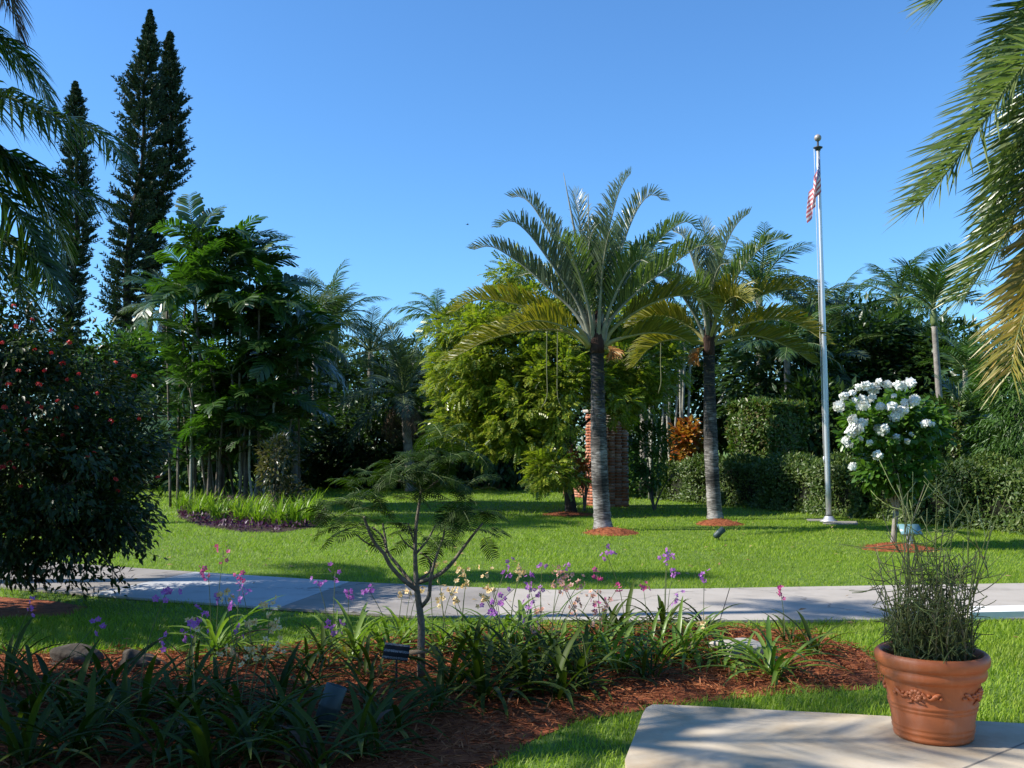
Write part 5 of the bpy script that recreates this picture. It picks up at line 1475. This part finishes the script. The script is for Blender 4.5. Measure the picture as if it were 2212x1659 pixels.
# plant label on a stake
def text_mat():
    m, nt, b, out = new_mat('label_print')
    tc = nt.nodes.new('ShaderNodeTexCoord'); sep = nt.nodes.new('ShaderNodeSeparateXYZ'); nt.links.new(tc.outputs['Generated'], sep.inputs[0])
    nz = nt.nodes.new('ShaderNodeTexNoise'); nz.inputs['Scale'].default_value = 26; nt.links.new(tc.outputs['Generated'], nz.inputs['Vector'])
    w = nt.nodes.new('ShaderNodeMath'); w.operation = 'SINE'
    ml = nt.nodes.new('ShaderNodeMath'); ml.operation = 'MULTIPLY'; ml.inputs[1].default_value = 15
    nt.links.new(sep.outputs[2], ml.inputs[0]); nt.links.new(ml.outputs[0], w.inputs[0])
    g1 = nt.nodes.new('ShaderNodeMath'); g1.operation = 'GREATER_THAN'; g1.inputs[1].default_value = .45; nt.links.new(w.outputs[0], g1.inputs[0])
    g2 = nt.nodes.new('ShaderNodeMath'); g2.operation = 'GREATER_THAN'; g2.inputs[1].default_value = .47; nt.links.new(nz.outputs[0], g2.inputs[0])
    mu = nt.nodes.new('ShaderNodeMath'); mu.operation = 'MULTIPLY'; nt.links.new(g1.outputs[0], mu.inputs[0]); nt.links.new(g2.outputs[0], mu.inputs[1])
    mx = nt.nodes.new('ShaderNodeMixRGB'); mx.inputs[1].default_value = (.012, .013, .015, 1); mx.inputs[2].default_value = (.22, .225, .23, 1)
    nt.links.new(mu.outputs[0], mx.inputs[0]); nt.links.new(mx.outputs[0], b.inputs['Base Color'])
    b.inputs['Roughness'].default_value = .7
    b.inputs['Specular IOR Level'].default_value = .2
    return m
lbp = pd(856, 1408, 6.5)
t = thing('plant_label', 'dark plant label with pale print on a stake left of the sapling trunk', 'sign', (lbp[0], lbp[1], 0))
mb = MB(); V, Fq = box((0, 0, 0), (.165, .006, .105)); R = Matrix.Rotation(math.radians(-30), 3, 'X') @ Matrix.Rotation(.12, 3, 'Y')
pl = MB(); pl.add(V, Fq); o = pl.build('plate', text_mat(), t, loc=(0, 0, lbp[2])); o.rotation_euler = R.to_euler()
mb = MB(); mb.add(*tube(catmull([(0, .02, 0), (0, .02, lbp[2] - .01)], 4), .008, 6)); mb.build('stake', 'dark_metal', t)
# landscape spotlights
def spotlight(label, p, sc, tilt, rz):
    t = thing('garden_spotlight', label, 'spotlight', (p[0], p[1], 0), rz=rz)
    mb = MB(); mb.add(*tube(catmull([(0, 0, 0), (0, 0, p[2])], 4), .012 * sc, 6)); mb.build('stake', 'dark_metal', t)
    mb = MB(); V, Fq = lathe([(.0, -.11), (.04, -.11), (.055, -.08), (.058, -.01), (.062, 0), (.062, .012), (.058, .02), (.06, .12), (.052, .12), (.05, .06), (0, .06)], 20)
    R = Matrix.Rotation(tilt, 3, 'Y')
    mb.add(np.array([R @ Vector(q) for q in V * sc]) + np.array((0, 0, p[2] + .05 * sc)), Fq); mb.build('lamp_housing', 'fixture', t, True)
    mb = MB(); mb.add(*box((0, 0, p[2] - .0), (.03 * sc, .09 * sc, .04 * sc))); mb.build('bracket', 'dark_metal', t)
spotlight('dull green garden spotlight on a stake in the shaded front of the bed', pd(711, 1548, 5.55), 1.0, .35, .4)
sp_ = gp(1553, 1168); sp_[2] = .08
spotlight('tiny dark garden spotlight standing on the lawn below the smaller palm', sp_, .9, .9, .2)
# rocks
for lb, (x, y), r, mt, sd_ in (('weathered brown rock at the left of the mulch bed, larger of two', (160, 1432), (.20, .14, .10), 'rock', 1), ('weathered grey rock nearer the orchids at the left of the mulch bed', (300, 1440), (.16, .12, .085), 'rock', 2), ('pale flat rock among the orchids at right', (1600, 1416), (.21, .15, .10), 'palerock', 3)):
    p = gp(x, y)
    mb = MB(); mb.add(*blob((0, 0, r[2] * .35), r, 34, 22, .17, sd_)); tag(mb.build('rock', mt, smooth=False, loc=p), lb, 'rock')

# ================================================================== ORCHIDS
def strap_leaf(L, w, e, drop, mat, seed):
    g = np.random.default_rng(seed)
    P = arch(L, e, drop, 1.3, 9, g.uniform(-.15, .15))
    wd_ = np.interp(np.linspace(0, 1, 9), [0, .2, .5, .8, 1], [.25, .7, 1, .65, .02]) * w / 2
    V = []
    for i in range(9):
        V += [P[i] + (0, -wd_[i], wd_[i] * .45), P[i], P[i] + (0, wd_[i], wd_[i] * .45)]
    Fq = []
    for i in range(8):
        a = i * 3
        Fq += [(a, a + 1, a + 4, a + 3), (a + 1, a + 2, a + 5, a + 4)]
    mb = MB(); mb.add(V, np.array(Fq))
    return mb.mesh('leaf', mat)
LEAFS_OLD = [strap_leaf(.4, .028, random.uniform(.3, .8), random.uniform(1.0, 2.0), m, 40 + q) for q, m in enumerate(('tri_yellow', 'brown_frond', 'tri_yellow'))]
LEAFS = {m: [strap_leaf(.43 * random.uniform(.75, 1.25), random.uniform(.022, .042), .35 + .09 * s, random.uniform(.9, 1.7), m, s) for s in range(9)] for m in ('orchid_leaf', 'orchid_leaf_shade')}
FLW = {c: flower_mesh('flower', 'fl_' + c, 5, .0225, 'fl_eye' if c in ('cream', 'peach') else None) for c in ('purple', 'cream', 'peach', 'magenta')}
def stalk_mesh(h, bx, by):
    mb = MB(); mb.add(*tube(catmull([(0, 0, 0), (bx * .3, by * .3, h * .55), (bx, by, h)], 9), [.0035, .003, .002], 5))
    return mb.mesh('flower_stalk', 'flower_stem')
# x, y of the base in the picture, scale, leaf count, flower colour, number of stalks, leaf tone (set: copy with painted shade)
OR = [
    (476, 1418, 1.10, 24, 'magenta', 2, 0), (545, 1440, .8, 12, 'purple', 3, 1), (720, 1405, .85, 14, 'purple', 2, 0), (765, 1425, .95, 18, None, 0, 0), (830, 1418, .9, 16, 'purple', 1, 0), (880, 1392, .85, 14, 'cream', 2, 0),
    (955, 1412, .95, 18, 'cream', 3, 0), (1000, 1402, .95, 18, 'cream', 3, 0), (1055, 1412, .95, 18, 'purple', 1, 0), (1090, 1392, .95, 18, 'cream', 2, 0), (1130, 1412, 1.0, 18, 'purple', 2, 0), (1175, 1396, .9, 16, 'purple', 3, 0),
    (1215, 1430, .95, 16, 'peach', 3, 0), (1262, 1436, .95, 16, 'peach', 2, 0), (1300, 1392, .95, 16, 'magenta', 2, 1), (1340, 1378, 1.0, 18, 'purple', 1, 1), (1335, 1452, 1.0, 18, None, 0, 0), (1390, 1420, 1.0, 18, 'magenta', 1, 0),
    (1435, 1374, .9, 16, 'purple', 3, 1), (1470, 1428, 1.05, 22, None, 0, 0), (1530, 1375, .85, 16, 'purple', 1, 1), (1560, 1440, .85, 18, 'cream', 1, 0), (1668, 1466, 1.0, 26, None, 0, 0), (1755, 1418, .9, 16, None, 0, 1), (1715, 1395, .75, 12, 'magenta', 1, 1),
    (980, 1495, 1.05, 18, None, 0, 1), (1060, 1515, 1.1, 20, None, 0, 1), (1140, 1498, 1.05, 20, 'purple', 1, 1), (1205, 1512, 1.05, 18, None, 0, 1), (1265, 1492, 1.0, 16, 'peach', 1, 1), (1110, 1465, 1.0, 16, 'purple', 1, 1), (1400, 1470, .8, 12, None, 0, 1), (1030, 1450, .95, 14, None, 0, 1),
    (20, 1488, 1.0, 18, 'purple', 1, 1), (95, 1520, 1.0, 18, 'purple', 1, 1), (60, 1590, 1.0, 20, None, 0, 1), (170, 1565, 1.0, 18, None, 0, 1), (245, 1512, 1.0, 18, None, 0, 1), (285, 1580, 1.05, 20, 'purple', 1, 1), (170, 1640, 1.0, 20, None, 0, 1), (340, 1648, 1.05, 20, None, 0, 1),
    (385, 1545, 1.0, 18, None, 0, 1), (420, 1610, 1.0, 18, 'purple', 1, 1), (470, 1530, .95, 16, 'cream', 2, 1), (530, 1585, 1.0, 18, 'cream', 4, 1), (545, 1650, 1.05, 20, None, 0, 1), (610, 1530, .95, 16, None, 0, 1), (625, 1610, 1.0, 18, None, 0, 1), (785, 1640, .95, 16, None, 0, 1), (800, 1530, .8, 12, None, 0, 1),
    (845, 1585, .9, 14, None, 0, 1), (675, 1495, .85, 12, None, 0, 1), (60, 1660, 1.0, 18, None, 0, 1), (450, 1675, 1.0, 18, None, 0, 1), (680, 1670, 1.0, 18, None, 0, 1), (940, 1545, .85, 14, None, 0, 1), (640, 1452, .7, 10, None, 0, 1), (410, 1470, .8, 12, 'purple', 2, 1), (1165, 1440, .9, 14, 'peach', 2, 1), (1090, 1436, .9, 14, 'cream', 2, 0), (1310, 1425, .9, 14, None, 0, 0), (1500, 1402, .8, 12, None, 0, 0), (1620, 1436, .75, 12, None, 0, 0), (1425, 1436, .85, 14, None, 0, 0), (690, 1440, .8, 12, 'purple', 1, 1), (800, 1470, .9, 14, None, 0, 1), (1200, 1462, .9, 14, None, 0, 1),
]
FLNAME = {'purple': 'purple', 'cream': 'cream', 'peach': 'peach-pink', 'magenta': 'magenta', None: 'no'}
rows = {}
for i, o_ in enumerate(OR):
    r_ = 'back' if o_[1] < 1445 else ('middle' if o_[1] < 1540 else 'front')
    rows.setdefault(r_, []).append(i)
ORD += ['twenty-first', 'twenty-second', 'twenty-third', 'twenty-fourth', 'twenty-fifth', 'twenty-sixth', 'twenty-seventh', 'twenty-eighth', 'twenty-ninth', 'thirtieth', 'thirty-first', 'thirty-second', 'thirty-third', 'thirty-fourth', 'thirty-fifth', 'thirty-sixth', 'thirty-seventh', 'thirty-eighth', 'thirty-ninth', 'fortieth']
lab = {}
for r_, ids in rows.items():
    ids.sort(key=lambda i: OR[i][0])
    for q, i in enumerate(ids):
        fc = OR[i][4]
        lab[i] = 'ground orchid %s, %s from the left in the %s row of the bed' % ('with %s flowers' % FLNAME[fc] if fc else 'in leaf only', ORD[q], r_)
for i, (x, y, s, nl_, fc, ns, dk) in enumerate(OR):
    g = random.Random(500 + i)
    b = gp(x, y)
    t = thing('ground_orchid', lab[i], 'orchid', b, 'ground orchids in the mulch bed')
    lm = LEAFS['orchid_leaf_shade' if dk else 'orchid_leaf']
    for k in range(int(nl_ * 1.35) + 5):
        az = k * 2.4 + g.uniform(-.5, .5)
        link('leaf', lm[g.randrange(9)] if g.random() > .07 else LEAFS_OLD[g.randrange(3)], t, (g.gauss(0, .035), g.gauss(0, .035), .005), None, (Matrix.Rotation(az, 3, 'Z') @ Matrix.Rotation(g.uniform(-.45, .35), 3, 'Y')).to_euler(), s * g.uniform(.8, 1.3))
    for k in range(ns + (1 if ns > 1 else 0)):
        h = s * g.uniform(.34, .74); bx, by = g.uniform(-.22, .22), g.uniform(-.12, .12)
        so = link('flower_stalk', stalk_mesh(h, bx, by), t, (g.gauss(0, .04), g.gauss(0, .04), 0))
        for q in range(g.randint(5, 9)):
            link('flower', FLW[fc], so, (bx + g.gauss(0, .028), by + g.gauss(0, .028), h + g.gauss(-.01, .032)), None, (g.uniform(.3, 1.8), g.uniform(-.5, .5), g.uniform(0, 6.28)), g.uniform(.75, 1.2))

# a bird far off over the trees
bpz = pd(1010, 485, 75)
mb = MB(); mb.add(*blob((0, 0, 0), (.11, .035, .035), 10, 6, 0)); mb.add([(.03, .0, .02), (-.05, 0, .02), (-.06, .2, .07), (0, .13, .06)], np.array([(0, 1, 2, 3)])); mb.add([(.03, .0, .02), (-.05, 0, .02), (-.06, -.2, .07), (0, -.13, .06)], np.array([(0, 3, 2, 1)])); mb.add([(-.08, .02, 0), (-.08, -.02, 0), (-.19, -.03, 0), (-.19, .03, 0)], np.array([(0, 1, 2, 3)]))
o = mb.build('bird', 'bird', loc=bpz); o.rotation_euler = (0, 0, .5)
tag(o, 'tiny dark bird flying in the open sky left of the palms', 'bird')

# unseen building added behind the viewpoint: it keeps sky light off the near shade
t = thing('sky_block_building', 'unseen pale building added behind the viewpoint to block sky light', 'building', (1.5, -6.0, 0))
M['stucco'] = noise_mat('stucco', [(.42, .38, .31), (.50, .46, .39)], 4, .9, bump=.3)
mb = MB(); mb.add(*box((0, -3, 1.9), (15, 6, 3.8))); mb.build('wall', 'stucco', t)
mb = MB(); mb.add([(-8.2, .8, 3.8), (8.2, .8, 3.8), (8.2, -6.8, 3.8), (-8.2, -6.8, 3.8), (-5, -3, 6.4), (5, -3, 6.4)], [np.array([(0, 4, 5, 1), (2, 5, 4, 3), (0, 1, 2, 3)]), np.array([(0, 3, 4), (1, 5, 2)])]); mb.build('roof', 'bark', t)
for x in (-5, -2.5, 3, 5.5):
    mb = MB(); mb.add(*box((x, .02, 1.7), (1.4, .06, 1.4))); w_ = mb.build('window', 'dark_metal', t)
    mb = MB(); mb.add(*box((x, .06, .95), (1.6, .12, .08))); mb.build('sill', 'whitepaint', w_)
mb = MB(); mb.add(*box((0, .03, 1.06), (1.1, .08, 2.12))); d_ = mb.build('door', 'tagwood', t)
mb = MB(); mb.add(*box((.42, .09, 1.05), (.05, .05, .14))); mb.build('handle', 'alu', d_)
